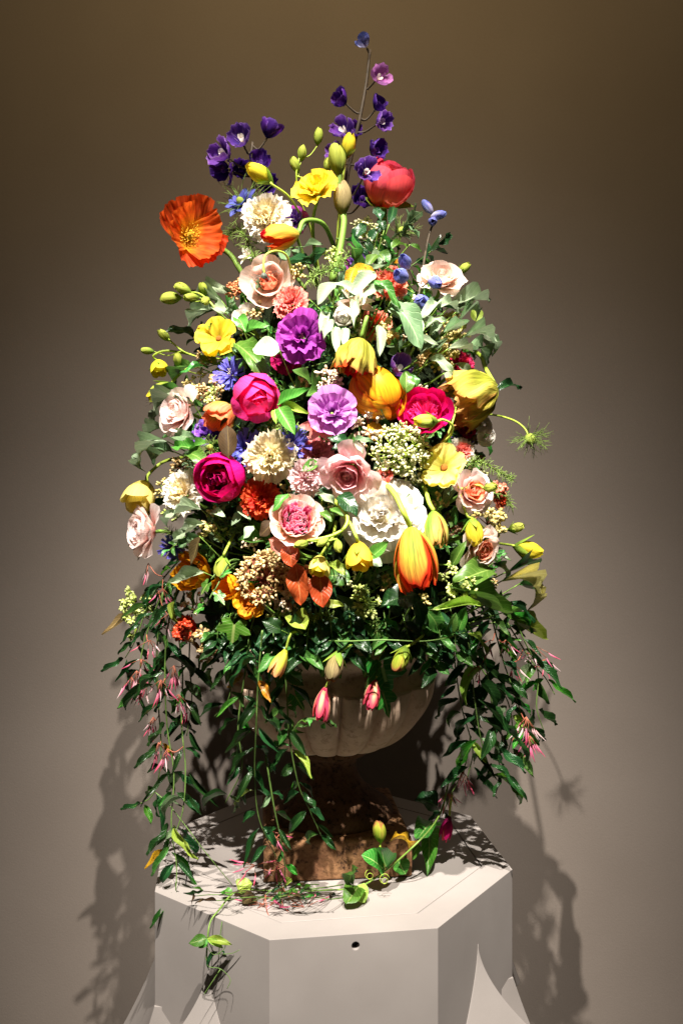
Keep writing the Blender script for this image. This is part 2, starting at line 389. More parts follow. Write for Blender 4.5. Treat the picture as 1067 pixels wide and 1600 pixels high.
# ------------------------------------------------------------------ urn
def stone_mat(name, c1, c2, c3, sc, bump):
    N = NT(name); tc = N.n('TexCoord')
    a = N.n('TexNoise', i_Vector=tc.outputs['Object'], i_Scale=sc, i_Detail=8.0, i_Roughness=.7)
    b = N.n('TexNoise', i_Vector=tc.outputs['Object'], i_Scale=sc*5, i_Detail=6.0, i_Roughness=.75)
    mu = N.n('TexMusgrave') if False else N.n('TexVoronoi', i_Vector=tc.outputs['Object'], i_Scale=sc*9)
    c = N.mix(N.n('MapRange', i_0=a.outputs[0], i_1=.36, i_2=.64).outputs[0], hexc(c1), hexc(c2))
    c = N.mix(N.n('MapRange', interpolation_type='SMOOTHSTEP', i_0=b.outputs[0], i_1=.5, i_2=.66).outputs[0], c, hexc(c3))
    h = N.math('ADD', N.math('MULTIPLY', b.outputs[0], .7), N.math('MULTIPLY', mu.outputs[0], .25))
    bp = N.n('Bump', i_Strength=bump, i_Distance=.004, i_Height=h)
    pr = N.n('BsdfPrincipled', i_Base_Color=c, i_Roughness=.85, i_Normal=bp.outputs[0]); pr.inputs['Specular IOR Level'].default_value = .2
    N.link(pr.outputs[0], N.out.inputs[0]); return N.m
bowl_m = stone_mat('urn_pale', '#c2a68e', '#d6bda6', '#ae927c', 14, .16)
foot_m = stone_mat('urn_foot_shaded', '#4e3626', '#70523c', '#2a1b12', 18, 1.0)  # rusty brown darkened to paint in the shadow over the foot
rust_m = stone_mat('urn_rust', '#6c4a33', '#946f4c', '#36241a', 16, .8)
UX, UY = -0.016, 0.0
urn = thing('urn', 'weathered stone garden urn with lobed bowl and rusty brown foot', 'urn', Matrix.Translation((UX, UY, 0)) @ Matrix.Rotation(.10, 4, 'Z'))
def lathe(name, prof, parent, mat, seg=64, lobes=0, lz=None):
    V = []; Fc = []
    for (r, z) in prof:
        for k in range(seg):
            a = 2*math.pi*k/seg; rr = r
            if lobes:
                amt = max(0.0, 1-abs((z-lz[0])/lz[1])**2.5)
                s = abs(math.sin(lobes*a/2)); rr = r*(1+.20*amt*(s**.38-.87))
            V.append((rr*math.cos(a), rr*math.sin(a), z))
    for j in range(len(prof)-1):
        for k in range(seg): Fc.append((j*seg+k, j*seg+(k+1) % seg, (j+1)*seg+(k+1) % seg, (j+1)*seg+k))
    Fc.append(tuple(range(seg))[::-1]); Fc.append(tuple((len(prof)-1)*seg+k for k in range(seg)))
    return obj(name, mk(name, V, Fc, mat=mat), parent)
def smooth_prof(p, n=5): return [(v.x, v.z) for v in catmull([Vector((r, 0, z)) for r, z in p], n)]
lathe('foot', smooth_prof([(.101, .0605), (.103, .070), (.097, .080), (.082, .092), (.058, .110), (.045, .130), (.040, .146), (.045, .160), (.060, .168), (.064, .176), (.060, .186)]), urn, foot_m, 48)
lathe('bowl', smooth_prof([(.058, .182), (.088, .184), (.118, .200), (.146, .229), (.164, .262), (.172, .296)], 6), urn, bowl_m, 320, 16, (.222, .095))
lathe('rim', smooth_prof([(.166, .2945), (.161, .312), (.166, .330), (.186, .343), (.198, .352), (.200, .362), (.192, .368), (.178, .366)], 4), urn, bowl_m, 72)
b = .116
V = []; Fc = []
for z, k in ((0.0006, 1), (.060, 1), (.0645, .96)):
    for x, y in ((-b, -b), (b, -b), (b, b), (-b, b)): V.append((x*k, y*k, z))
for j in range(2):
    for k in range(4): Fc.append((j*4+k, j*4+(k+1) % 4, (j+1)*4+(k+1) % 4, (j+1)*4+k))
Fc += [(3, 2, 1, 0), (8, 9, 10, 11)]
pli = obj('plinth', mk('plinth', V, Fc, smooth=False, mat=rust_m), urn); bevel(pli, .004, 3)

# mossy core that holds the stems, inside the mound
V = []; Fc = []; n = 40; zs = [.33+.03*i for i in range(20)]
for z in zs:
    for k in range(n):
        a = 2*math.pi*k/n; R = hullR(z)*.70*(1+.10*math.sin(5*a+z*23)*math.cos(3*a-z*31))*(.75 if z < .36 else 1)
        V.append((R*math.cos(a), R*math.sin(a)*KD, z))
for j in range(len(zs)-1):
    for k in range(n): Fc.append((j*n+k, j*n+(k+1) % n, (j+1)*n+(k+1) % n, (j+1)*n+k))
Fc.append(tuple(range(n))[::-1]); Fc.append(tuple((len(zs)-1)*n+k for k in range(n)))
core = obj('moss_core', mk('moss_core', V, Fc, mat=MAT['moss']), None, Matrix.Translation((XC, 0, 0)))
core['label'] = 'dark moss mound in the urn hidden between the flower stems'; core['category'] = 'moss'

# ------------------------------------------------------------------ petals, leaves
def petal(L, Wd, a0, a1, wrap, ruf=0., fr=3., tip=.3, base=.25, p=.7, fringe=0., lance=0, nu=6, nv=7, crink=.010, pw=1.0, seed=0):
    r = random.Random(seed*977+int(L*100)+int(Wd*1000)+int(a1))
    K = 40; sx = [0.]; sz = [0.]; an = []
    for i in range(K+1):
        a = math.radians(a0+(a1-a0)*(i/K)**pw); an.append(a)
        if i < K: sx.append(sx[-1]+math.sin(a)*L/K); sz.append(sz[-1]+math.cos(a)*L/K)
    ph, ph2 = r.uniform(0, 6.28), r.uniform(0, 6.28)
    fz = [r.uniform(-1, 1) for _ in range(nu+1)]
    V = []; UV = []; Fc = []
    for j in range(nv+1):
        v = j/nv
        for i in range(nu+1):
            u = 2*i/nu-1
            if lance: vv = v
            else: vv = v*(1-tip*abs(u)**2.4+fringe*fz[i]*v**3)
            vv = max(0., min(vv, 1.08)); kk = min(vv, 1.)*K; k0 = min(int(kk), K-1); f = kk-k0
            x = sx[k0]+(sx[k0+1]-sx[k0])*f; z = sz[k0]+(sz[k0+1]-sz[k0])*f; a = an[k0]
            if vv > 1: x += math.sin(a)*L*(vv-1); z += math.cos(a)*L*(vv-1)
            if lance:
                w = Wd*(base*(1-v)+math.sin(math.pi*v**p)**.85) if v < 1 else 0.0
            else: w = Wd*(base+(1-base)*vv**p)
            nx, nz = math.cos(a), -math.sin(a)
            if wrap > .01:
                phi = u*wrap; y = w/wrap*math.sin(phi); ins = w/wrap*(1-math.cos(phi))
            else: y = w*u; ins = 0
            d = -ins
            if ruf: d += ruf*(vv**2)*math.sin(fr*math.pi*u+ph)*(.4+.6*abs(u))+ruf*.6*vv**3*math.sin(fr*1.7*math.pi*u+ph2)
            if crink: d += crink*vv**.7*(math.sin(fr*3.1*u+ph+2*math.sin(3*vv+ph2))+.7*math.sin(fr*7.3*u+ph2+1.5*math.sin(7*vv+ph)))+crink*.8*math.sin(11*vv+5*u+ph)*vv
            V.append((x+nx*d, y, z+nz*d)); UV.append((u*.5+.5, v))
    for j in range(nv):
        for i in range(nu):
            q = j*(nu+1)+i; Fc.append((q, q+1, q+nu+2, q+nu+1))
    return V, Fc, UV
PCACHE = {}
def petal_mesh(name, mat, kw, seed):
    key = (mat, tuple(sorted(kw.items())), seed)
    if key not in PCACHE:
        V, Fc, UV = petal(seed=seed, **kw); PCACHE[key] = mk(name, V, Fc, UV, mat=MAT[mat])
    return PCACHE[key]
def blob(name, r, sq=1.0, seg=8, rings=5, mat=None, z0=0.):
    V = []; Fc = []; UV = []
    for j in range(rings+1):
        t = math.pi*j/rings
        for k in range(seg):
            a = 2*math.pi*k/seg; V.append((r*math.sin(t)*math.cos(a), r*math.sin(t)*math.sin(a), z0-r*sq*math.cos(t))); UV.append((k/seg, j/rings))
    for j in range(rings):
        for k in range(seg): Fc.append((j*seg+k, j*seg+(k+1) % seg, (j+1)*seg+(k+1) % seg, (j+1)*seg+k))
    return mk(name, V, Fc, UV, mat=mat)
BC = {}
def blob_mesh(name, r, sq, mat, z0=0., seg=10, rings=7):
    k = (name, r, sq, mat, z0)
    if k not in BC: BC[k] = blob(name, r, sq, seg, rings, MAT[mat], z0)
    return BC[k]
def stamens_mesh(n, L, spread, r, knob, mat, seed):
    key = ('st', n, L, spread, r, knob, mat, seed)
    if key in BC: return BC[key]
    rr = random.Random(seed); V = []; Fc = []
    for i in range(n):
        a = rr.uniform(0, 6.28); t = math.radians(rr.uniform(3, spread)); l = L*rr.uniform(.75, 1.1)
        d = Vector((math.sin(t)*math.cos(a), math.sin(t)*math.sin(a), math.cos(t)))
        e = d*l+Vector((0, 0, -.1*l*math.sin(t)))
        tube_data([d*l*.15, d*l*.6+Vector((0, 0, .05*l)), e], r, r*.7, 3, V, Fc)
        if knob:
            b0 = len(V)
            for dv in ((1, 0, 0), (-1, 0, 0), (0, 1, 0), (0, -1, 0), (0, 0, 1.6), (0, 0, -1.6)): V.append(e+Vector(dv)*knob)
            for f in ((0, 2, 4), (2, 1, 4), (1, 3, 4), (3, 0, 4), (2, 0, 5), (1, 2, 5), (3, 1, 5), (0, 3, 5)): Fc.append(tuple(b0+q for q in f))
    BC[key] = mk('stamens', V, Fc, mat=MAT[mat]); return BC[key]

# layer: (n, r0, z0, tilt, jitter, material, petal kwargs)
def D(**k): return k
def recipe(kind, m):
    if kind == 'rose':
        i, o = m
        return [(3, .02, .20, 0, 8, i, D(L=.52, Wd=.24, a0=6, a1=-35, wrap=1.6, tip=.12, base=.5, ruf=.02)),
                (4, .10, .16, 4, 9, i, D(L=.62, Wd=.34, a0=8, a1=-22, wrap=1.4, tip=.12, base=.5, ruf=.03)),
                (5, .17, .12, 8, 10, i, D(L=.72, Wd=.42, a0=10, a1=-10, wrap=1.15, tip=.15, base=.45, ruf=.04)),
                (5, .23, .08, 14, 10, i, D(L=.84, Wd=.50, a0=14, a1=-2, wrap=1.0, tip=.16, base=.45, ruf=.04, fr=2.2)),
                (5, .27, .04, 20, 11, o, D(L=.98, Wd=.60, a0=18, a1=4, wrap=.9, tip=.2, base=.42, ruf=.05, fr=2.)),
                (5, .28, .0, 28, 12, o, D(L=1.08, Wd=.68, a0=20, a1=26, wrap=.8, tip=.22, base=.4, ruf=.06, fr=2., pw=1.8)),
                (4, .28, -.03, 40, 14, o, D(L=1.12, Wd=.70, a0=16, a1=58, wrap=.65, tip=.24, base=.38, ruf=.08, fr=1.8, pw=1.5))]
    if kind == 'garden':
        i, o = m; l = []
        for k, (n, rr, t) in enumerate(((4, .04, -6), (7, .14, -3), (10, .26, 1), (12, .38, 4), (13, .48, 8))):
            l.append((n, rr, .22, t, 24, i, D(L=.52, Wd=.19, a0=5, a1=-8, wrap=.9, tip=.1, base=.6, ruf=.07, fr=2.2)))
        l += [(9, .50, .06, 8, 7, o, D(L=.74, Wd=.44, a0=12, a1=2, wrap=.8, tip=.2, base=.5, ruf=.03)),
              (8, .50, .02, 22, 8, o, D(L=.82, Wd=.52, a0=18, a1=24, wrap=.7, tip=.22, base=.45, ruf=.04))]
        return l
    if kind == 'carnation':
        i, o = m; f = D(wrap=.35, tip=.05, base=.16, p=.9, fringe=.10, nu=10, nv=5)
        return [(6, .04, .15, 6, 14, i, D(L=.70, Wd=.26, a0=2, a1=8, ruf=.10, fr=3.2, **f)),
                (9, .08, .12, 20, 14, i, D(L=.76, Wd=.32, a0=4, a1=18, ruf=.11, fr=3.4, **f)),
                (11, .11, .08, 38, 12, o, D(L=.84, Wd=.36, a0=4, a1=22, ruf=.11, fr=3.0, **f)),
                (12, .12, .02, 58, 12, o, D(L=.94, Wd=.40, a0=2, a1=24, ruf=.10, fr=2.8, **f))]
    if kind == 'ruffle':      # wide double white bloom
        i, o = m; f = D(tip=.2, base=.35)
        return [(4, .02, .46, -6, 20, i, D(L=.42, Wd=.22, a0=0, a1=-20, wrap=1.2, ruf=.05, **f)), (5, .06, .50, 4, 25, i, D(L=.40, Wd=.24, a0=5, a1=15, wrap=.8, ruf=.06, **f)),
                (9, .20, .40, 14, 22, i, D(L=.44, Wd=.27, a0=8, a1=30, wrap=.7, ruf=.07, **f)),
                (12, .34, .28, 26, 20, i, D(L=.50, Wd=.30, a0=10, a1=45, wrap=.6, ruf=.06, **f)),
                (13, .42, .14, 42, 16, o, D(L=.56, Wd=.36, a0=8, a1=55, wrap=.5, ruf=.05, **f)),
                (12, .42, .02, 60, 12, o, D(L=.66, Wd=.42, a0=2, a1=50, wrap=.4, ruf=.05, **f))]
    if kind == 'peony_ball':
        i, o = m
        return [(7, .10, .30, 8, 20, i, D(L=.70, Wd=.22, a0=2, a1=-20, wrap=.9, tip=.1, base=.5, ruf=.07, fr=2.5)),
                (9, .26, .28, 10, 16, i, D(L=.74, Wd=.24, a0=8, a1=-30, wrap=.9, tip=.1, base=.5, ruf=.07, fr=2.5)),
                (5, .20, .06, 38, 4, o, D(L=1.18, Wd=.62, a0=22, a1=-80, wrap=1.15, tip=.25, base=.35, ruf=.015, nu=8, nv=8)),
                (5, .22, .0, 46, 4, o, D(L=1.32, Wd=.68, a0=26, a1=-88, wrap=1.1, tip=.3, base=.35, ruf=.015, nu=8, nv=8))]
    if kind == 'peony_bud':
        i, o = m
        return [(5, .06, .3, 6, 12, i, D(L=.80, Wd=.34, a0=5, a1=-40, wrap=1.2, tip=.15, base=.5, ruf=.03)),
                (6, .16, .25, 14, 10, i, D(L=.90, Wd=.38, a0=12, a1=-55, wrap=1.1, tip=.15, base=.5, ruf=.03)),
                (6, .20, .1, 30, 6, o, D(L=1.2, Wd=.52, a0=24, a1=-88, wrap=1.15, tip=.25, base=.35, nu=8, nv=8)),
                (5, .22, .0, 44, 6, o, D(L=1.34, Wd=.62, a0=30, a1=-95, wrap=1.1, tip=.3, base=.35, nu=8, nv=8, ruf=.02))]
    if kind == 'peony_open':
        i, o = m
        return [(12, .10, .16, 14, 22, i, D(L=.52, Wd=.12, a0=2, a1=20, wrap=.6, tip=.1, base=.5, ruf=.09, fr=2.5)),
                (14, .20, .12, 26, 18, i, D(L=.52, Wd=.13, a0=2, a1=10, wrap=.6, tip=.1, base=.5, ruf=.09, fr=2.5)),
                (5, .18, .06, 40, 6, o, D(L=.95, Wd=.56, a0=26, a1=-55, wrap=.95, tip=.25, base=.35, ruf=.02, nu=8, nv=8)),
                (6, .20, .0, 56, 7, o, D(L=1.12, Wd=.66, a0=24, a1=-50, wrap=.85, tip=.28, base=.3, ruf=.03, nu=8, nv=8))]
    if kind == 'lisianthus':
        i, o = m
        return [(4, .05, .10, 10, 14, i, D(L=.80, Wd=.40, a0=6, a1=12, wrap=1.0, tip=.2, base=.25, ruf=.11, fr=2.3, nu=10, nv=8)),
                (5, .10, .08, 24, 10, i, D(L=.95, Wd=.50, a0=8, a1=30, wrap=.7, tip=.2, base=.22, ruf=.12, fr=2.2, nu=10, nv=8)),
                (6, .12, .0, 42, 10, o, D(L=1.06, Wd=.60, a0=6, a1=40, wrap=.5, tip=.22, base=.2, ruf=.12, fr=2.2, nu=10, nv=8))]
    if kind == 'lisi_open':
        i, o = m
        return [(5, .10, .06, 46, 8, i, D(L=.98, Wd=.56, a0=6, a1=18, wrap=.5, tip=.25, base=.2, ruf=.10, fr=2.3, nu=10, nv=8)),
                (5, .12, .0, 58, 8, o, D(L=1.08, Wd=.62, a0=6, a1=14, wrap=.4, tip=.25, base=.2, ruf=.10, fr=2.3, nu=10, nv=8))]
    if kind == 'poppy':
        f = D(tip=.22, base=.2, p=.55, nu=40, nv=16, fr=5., fringe=.03)
        return [(2, .03, .06, 36, 3, m[0], D(L=1.06, Wd=1.12, a0=14, a1=4, wrap=1.0, ruf=.05, crink=.026, **f)),
                (2, .03, .0, 48, 3, m[1], D(L=1.16, Wd=1.2, a0=16, a1=6, wrap=.9, ruf=.06, crink=.028, **f))]
    if kind == 'ranunculus':
        i, o = m
        return [(6, .10, .12, 14, 6, i, D(L=.75, Wd=.46, a0=18, a1=-45, wrap=1.0, tip=.25, base=.4)),
                (6, .14, .06, 34, 6, o, D(L=1.0, Wd=.60, a0=24, a1=-40, wrap=.8, tip=.28, base=.35, ruf=.02)),
                (5, .14, .0, 54, 6, o, D(L=1.14, Wd=.68, a0=20, a1=-25, wrap=.6, tip=.28, base=.3, ruf=.03))]
    if kind == 'tulip':       # r is half width, about 3 r long
        i, o = m; f = D(tip=.45, base=.35, p=.5, nu=12, nv=12, fringe=.05)
        return [(3, .10, .05, 34, 3, i, D(L=2.75, Wd=.86, a0=12, a1=-66, wrap=1.15, ruf=.03, crink=.008, fr=4., **f)),
                (3, .14, .0, 38, 3, o, D(L=2.85, Wd=.92, a0=14, a1=-68, wrap=1.1, ruf=.045, crink=.010, fr=4., **f))]
    if kind == 'tulip_wide':
        i, o = m; f = D(tip=.3, base=.35, p=.5, nu=12, nv=12, fringe=.05)
        return [(3, .10, .05, 44, 5, i, D(L=1.75, Wd=.88, a0=14, a1=-72, wrap=1.0, ruf=.05, crink=.012, fr=4., **f)),
                (3, .14, .0, 50, 5, o, D(L=1.9, Wd=.95, a0=16, a1=-70, wrap=.95, ruf=.08, crink=.018, fr=4., **f))]
    if kind == 'fuzzy':
        i, o = m; f = D(tip=.25, base=.4, p=.5, nu=18, nv=18, fringe=.05)
        return [(3, .10, .05, 42, 5, i, D(L=2.0, Wd=.80, a0=20, a1=-92, wrap=1.15, ruf=.05, crink=.02, fr=4., **f)),
                (3, .14, .0, 46, 6, o, D(L=1.9, Wd=1.02, a0=22, a1=-96, wrap=1.15, ruf=.16, crink=.075, fr=2.2, **f))]
    if kind == 'crumple':
        i, o = m; f = D(tip=.3, base=.35, p=.5, nu=18, nv=16, fringe=.06)
        return [(3, .10, .05, 42, 6, i, D(L=1.7, Wd=.80, a0=14, a1=-60, wrap=1.0, ruf=.08, crink=.03, fr=4., **f)),
                (4, .14, .0, 48, 9, o, D(L=1.8, Wd=.90, a0=20, a1=-74, wrap=1.0, ruf=.22, crink=.075, fr=2.6, **f))]
    if kind == 'globe':
        i, o = m; f = D(tip=.3, base=.4, p=.5, nu=10, nv=10)
        return [(3, .10, .03, 46, 2, i, D(L=2.2, Wd=.84, a0=22, a1=-112, wrap=1.25, **f)),
                (3, .14, .0, 48, 2, o, D(L=2.15, Wd=.9, a0=24, a1=-108, wrap=1.2, **f))]
    if kind == 'corn':
        f = D(wrap=.5, tip=-.25, base=.10, p=1.4, fringe=.35, nu=5, nv=4)
        return [(9, .05, .05, 20, 14, m[0], D(L=.62, Wd=.10, a0=0, a1=15, ruf=.05, **f)),
                (11, .06, .03, 45, 12, m[1], D(L=.85, Wd=.16, a0=0, a1=15, ruf=.05, **f)),
                (12, .06, .0, 68, 12, m[1], D(L=1.0, Wd=.18, a0=0, a1=10, ruf=.05, **f))]
    if kind == 'floret':
        i, o = m
        return [(5, .10, .0, 45, 24, o, D(L=1.02, Wd=.52, a0=20, a1=-46, wrap=.8, tip=.25, base=.3, ruf=.09, crink=.03)),
                (3, .04, .05, 12, 15, i, D(L=.45, Wd=.16, a0=0, a1=10, wrap=.6, tip=.2, base=.3))]
    if kind == 'bud':         # r half width, about 2.6 r long
        i, o = m
        return [(4, .05, .02, 30, 3, o, D(L=2.5, Wd=.72, a0=24, a1=-72, wrap=1.3, tip=.35, base=.4, p=.5)),
                (3, .03, .05, 22, 4, i, D(L=2.5, Wd=.66, a0=22, a1=-60, wrap=1.3, tip=.3, base=.4, p=.5))]
    if kind == 'nodding':     # half-open yellow lisianthus bud
        i, o = m
        return [(4, .05, .04, 22, 6, i, D(L=1.8, Wd=.66, a0=22, a1=-38, wrap=1.2, tip=.2, base=.4, p=.5, ruf=.05)),
                (5, .08, .0, 34, 6, o, D(L=1.85, Wd=.72, a0=26, a1=-48, wrap=1.1, tip=.25, base=.4, p=.5, ruf=.05))]
    if kind == 'bell':        # long hanging bell, about 4.5 r
        i, o = m
        return [(4, .12, .0, 26, 3, o, D(L=4.2, Wd=.92, a0=14, a1=-44, wrap=1.2, tip=.5, base=.45, p=.4, nu=8, nv=12, ruf=.10)),
                (3, .05, .3, 12, 5, i, D(L=3.9, Wd=.7, a0=8, a1=-20, wrap=1.2, tip=.3, base=.4, p=.5, nu=8, nv=10, ruf=.12))]
    if kind == 'magnolia':
        return [(4, .05, .05, 42, 10, m[0], D(L=1.5, Wd=.34, a0=10, a1=15, wrap=.8, lance=1, base=.2, p=.8, nv=9)),
                (5, .06, .0, 66, 10, m[1], D(L=1.7, Wd=.38, a0=6, a1=22, wrap=.7, lance=1, base=.2, p=.8, nv=9))]
    if kind == 'alstro':
        return [(6, .06, .0, 32, 8, m[0], D(L=1.2, Wd=.28, a0=4, a1=40, wrap=.8, lance=1, base=.25, p=.9, nv=8))]
    if kind == 'nigella':
        return [(7, .05, .0, 62, 10, m[0], D(L=.75, Wd=.22, a0=5, a1=20, wrap=.5, lance=1, base=.12, p=1.2)),
                (6, .05, .03, 40, 12, m[0], D(L=.55, Wd=.14, a0=0, a1=15, wrap=.5, lance=1, base=.12, p=1.2))]
CENTER = {'rose': .45, 'garden': .35, 'carnation': .45, 'ruffle': .45, 'peony_ball': .62, 'peony_bud': .62, 'peony_open': .35, 'lisianthus': .45, 'lisi_open': .25, 'poppy': .35,
          'ranunculus': .4, 'tulip': 1.3, 'tulip_wide': .85, 'globe': .85, 'fuzzy': .8, 'crumple': .8, 'corn': .25, 'floret': .3, 'bud': 1.15, 'nodding': .8, 'bell': 1.9, 'magnolia': .4, 'alstro': .6, 'nigella': .2}
NORM = {}
def norm(kind, mats):
    if kind not in NORM:
        e = 0.; zz = []
        for (n, r0, z0, tilt, jit, mat, kw) in recipe(kind, mats):
            V, Fc, UV = petal(seed=1, **kw); M = Matrix.Translation((r0, 0, z0)) @ Matrix.Rotation(math.radians(tilt), 4, 'Y')
            rr = sorted(math.hypot(*(M @ Vector(v)).xy) for v in V); e = max(e, rr[int(len(rr)*.97)-1])
        NORM[kind] = 1.0/e
    return NORM[kind]
def thread_mesh(n, L, up, mat, seed, r=.017):     # thread-like feathery bracts in a loose collar
    key = ('th', n, L, up, mat, seed)
    if key in BC: return BC[key]
    rr = random.Random(seed); V = []; Fc = []
    for i in range(n):
        a = rr.uniform(0, 6.28); t = math.radians(rr.uniform(*up)); l = L*rr.uniform(.6, 1.15)
        d = Vector((math.sin(t)*math.cos(a), math.sin(t)*math.sin(a), math.cos(t)))
        side = Vector((-math.sin(a), math.cos(a), 0)); c = rr.uniform(-.5, .5)
        p1 = d*l*.55+Vector((0, 0, .10*l)); p2 = d*l+side*l*c*.5+Vector((0, 0, .22*l*rr.uniform(-.3, 1)))
        tube_data(catmull([Vector((0, 0, 0)), p1, p2], 3), r, r*.4, 3, V, Fc)
        for q in range(2):
            f = rr.uniform(.4, .7); b0 = p1*f/.55 if f < .55 else p1.lerp(p2, (f-.55)/.45)
            e = b0+(d+side*rr.choice((-1, 1))*.7+Vector((0, 0, .3))).normalized()*l*.35
            tube_data([b0, b0.lerp(e, .5)+Vector((0, 0, .02)), e], r*.7, r*.3, 3, V, Fc)
    BC[key] = mk('bracts', V, Fc, mat=MAT[mat]); return BC[key]
def stem_to_core(root, M, p, f, mat='stem', r=.0028, via=None):
    q = M.inverted()
    if via: w = [p]+via
    else:
        tgt = Vector((XC+(p.x-XC)*.45, p.y*.45+.01, min(p.z, 1.1)-.09))
        w = [p, p-f*.03, (p-f*.07).lerp(tgt, .4), tgt]
    tube('stem', [q @ v for v in w], r/M.to_scale().x, r*1.1/M.to_scale().x, MAT[mat], root, 6)
def petals(root, kind, mats, pre=Matrix.Identity(4), pname='petal', rr=rnd):
    ph = rr.uniform(0, 6.28)
    for li, (n, r0, z0, tilt, jit, mat, kw) in enumerate(recipe(kind, mats)):
        ph += 2.4
        for k in range(n):
            th = ph+2*math.pi*k/n+math.radians(rr.uniform(-jit, jit))*.7
            j = jit
            M = pre @ Matrix.Rotation(th, 4, 'Z') @ Matrix.Translation((r0, 0, z0)) @ Matrix.Rotation(math.radians(tilt+rr.uniform(-j, j)*.55), 4, 'Y') @ Matrix.Rotation(math.radians(rr.uniform(-j, j)*.6), 4, 'Z') @ Matrix.Scale(rr.uniform(.93, 1.06), 4)
            obj(pname, petal_mesh(pname, mat, kw, rr.randrange(3)), root, M)
def sepals(root, n, L, Wd, tilt, mat='sepal', z=0., a1=10, pre=Matrix.Identity(4)):
    kw = D(L=L, Wd=Wd, a0=20, a1=a1, wrap=.6, lance=1, base=.3, p=.7, nu=4, nv=5)
    for k in range(n):
        M = pre @ Matrix.Rotation(2*math.pi*k/n+.3, 4, 'Z') @ Matrix.Translation((.06, 0, z-.02)) @ Matrix.Rotation(math.radians(tilt), 4, 'Y')
        obj('sepal', petal_mesh('sepal', mat, kw, k % 2), root, M)
def flower(name, label, kind, mats, x, y, d, face=None, off=0.0, Y=None, cat=None, sep=None, centre=None, stem='stem', via=None, sr=.0028, group=None, spin=None, sx=1.0):
    p = px(x, y, Y) if Y is not None else surf(x, y, off)
    if face is None: f = out_dir(p)
    else: f = (Vector((face[0], -face[2], face[1]))).normalized()
    if kind != 'poppy' and (face is None or abs(face[2]) > .6): f = (f+Vector((rnd.uniform(-.3, .3), 0, rnd.uniform(-.22, .3)))).normalized()
    r = d*.5*m_per_px(p.y)*norm(kind, mats)*1.06
    base = p-f*CENTER[kind]*r
    M = Matrix.Translation(base) @ frame(f) @ Matrix.Scale(r, 4)
    root = thing(name, label, cat or name.replace('_', ' '), M, group)
    petals(root, kind, mats)
    if sep: sepals(root, *sep)
    if kind in ('rose', 'garden', 'carnation', 'peony_ball', 'peony_bud', 'lisianthus') and not sep: sepals(root, 5, .55, .12, 55)
    if centre: centre(root)
    stem_to_core(root, M, base, f, stem, sr, [px(*v) for v in via] if via else None)
    return root

# centres
def c_disc(mat, r=.16, z=.1): return lambda root: obj('flower_centre', blob_mesh('flower_centre', r, .6, mat, z), root)
def c_poppy(root):
    obj('seed_pod', blob_mesh('seed_pod', .13, 1.2, 'disc_green', .2), root)
    obj('stamens', stamens_mesh(110, .52, 62, .007, .024, 'stamen_gold', 3), root)['kind'] = 'stuff'
def c_stamen(mat, n=30, L=.4, s=45): return lambda root: obj('stamens', stamens_mesh(n, L, s, .012, .03, mat, 5), root).__setitem__('kind', 'stuff')
def c_nig(root):
    obj('seed_pod', blob_mesh('seed_pod', .16, 1.3, 'disc_green', .2), root)
    obj('bracts', thread_mesh(26, 1.25, (50, 105), 'thread', 2), root)['kind'] = 'stuff'

# ------------------------------------------------------------------ flowers, top to bottom
FL = flower
FL('poppy', 'large crinkled orange poppy with golden stamens at the upper left', 'poppy', ('poppy_orange', 'poppy_orange'), 298, 367, 106, (.52, .02, .85), Y=-.06, centre=c_poppy, sr=.0042,
   via=[(352, 392, .0), (374, 420, .0), (392, 452, .01)])
FL('peony', 'coral red peony cup beside the tall purple delphinium', 'peony_ball', ('coral_peony', 'coral_peony'), 607, 284, 78, (.25, .72, .58), Y=-.04, sep=(3, .8, .34, 62), via=[(600, 330, -.02), (596, 400, .0), (590, 480, .02)], sr=.005)
FL('lisianthus', 'bright yellow ruffled lisianthus standing highest above the cream carnation', 'lisianthus', ('lemon', 'lemon'), 493, 293, 72, (-.05, .5, .85), Y=-.12, via=[(489, 345, -.08), (492, 400, -.05), (500, 470, -.02)])
FL('carnation', 'cream carnation above the yellow orange tulip near the top', 'carnation', ('cream', 'cream_white'), 416, 337, 78, (-.3, .35, .88), Y=-.12)
FL('parrot_tulip', 'yellow orange tulip lying sideways under the topmost cream carnation', 'tulip', ('parrot_red', 'parrot_gold'), 440, 370, 40, (-.85, -.28, .38), Y=-.17, cat='tulip', via=[(476, 345, -.15), (505, 350, -.12), (522, 385, -.06)], sr=.0035)
FL('poppy', 'pale peach round bloom with a dark thread seed head in front', 'ranunculus', ('peach_core', 'blush'), 421, 442, 86, (-.05, .25, .95), off=.0, cat='poppy')
FL('carnation', 'small salmon pink carnation right above the purple ruffled bloom', 'carnation', ('coral_pink', 'coral_pink'), 454, 470, 56, None, off=.02)
FL('lisianthus', 'large ruffled purple bloom left of the fuzzy olive tulip', 'lisianthus', ('orchid', 'orchid'), 471, 524, 82, (.12, .1, 1), off=.025, centre=c_stamen('stamen_pale', 10, .4, 15))
FL('lisianthus', 'yellow open lisianthus with dark centre on the left side', 'lisi_open', ('lemon', 'lemon'), 340, 527, 66, (-.18, .1, .98), off=.02, centre=c_disc('disc_brown', .15, .12))
FL('rose', 'small white bloom half hidden between yellow lisianthus and purple bloom', 'rose', ('white', 'white'), 384, 494, 44, None, off=-.01)
FL('cornflower', 'blue spiky flower between yellow lisianthus and hot pink peony', 'corn', ('blue_corn', 'blue_corn'), 360, 584, 58, None, off=.02, centre=c_stamen('stamen_pale', 12, .5, 40))
FL('peony', 'hot pink closed round peony left of centre', 'peony_bud', ('hot_pink', 'hot_pink'), 400, 624, 76, (.02, .12, 1), off=.04)
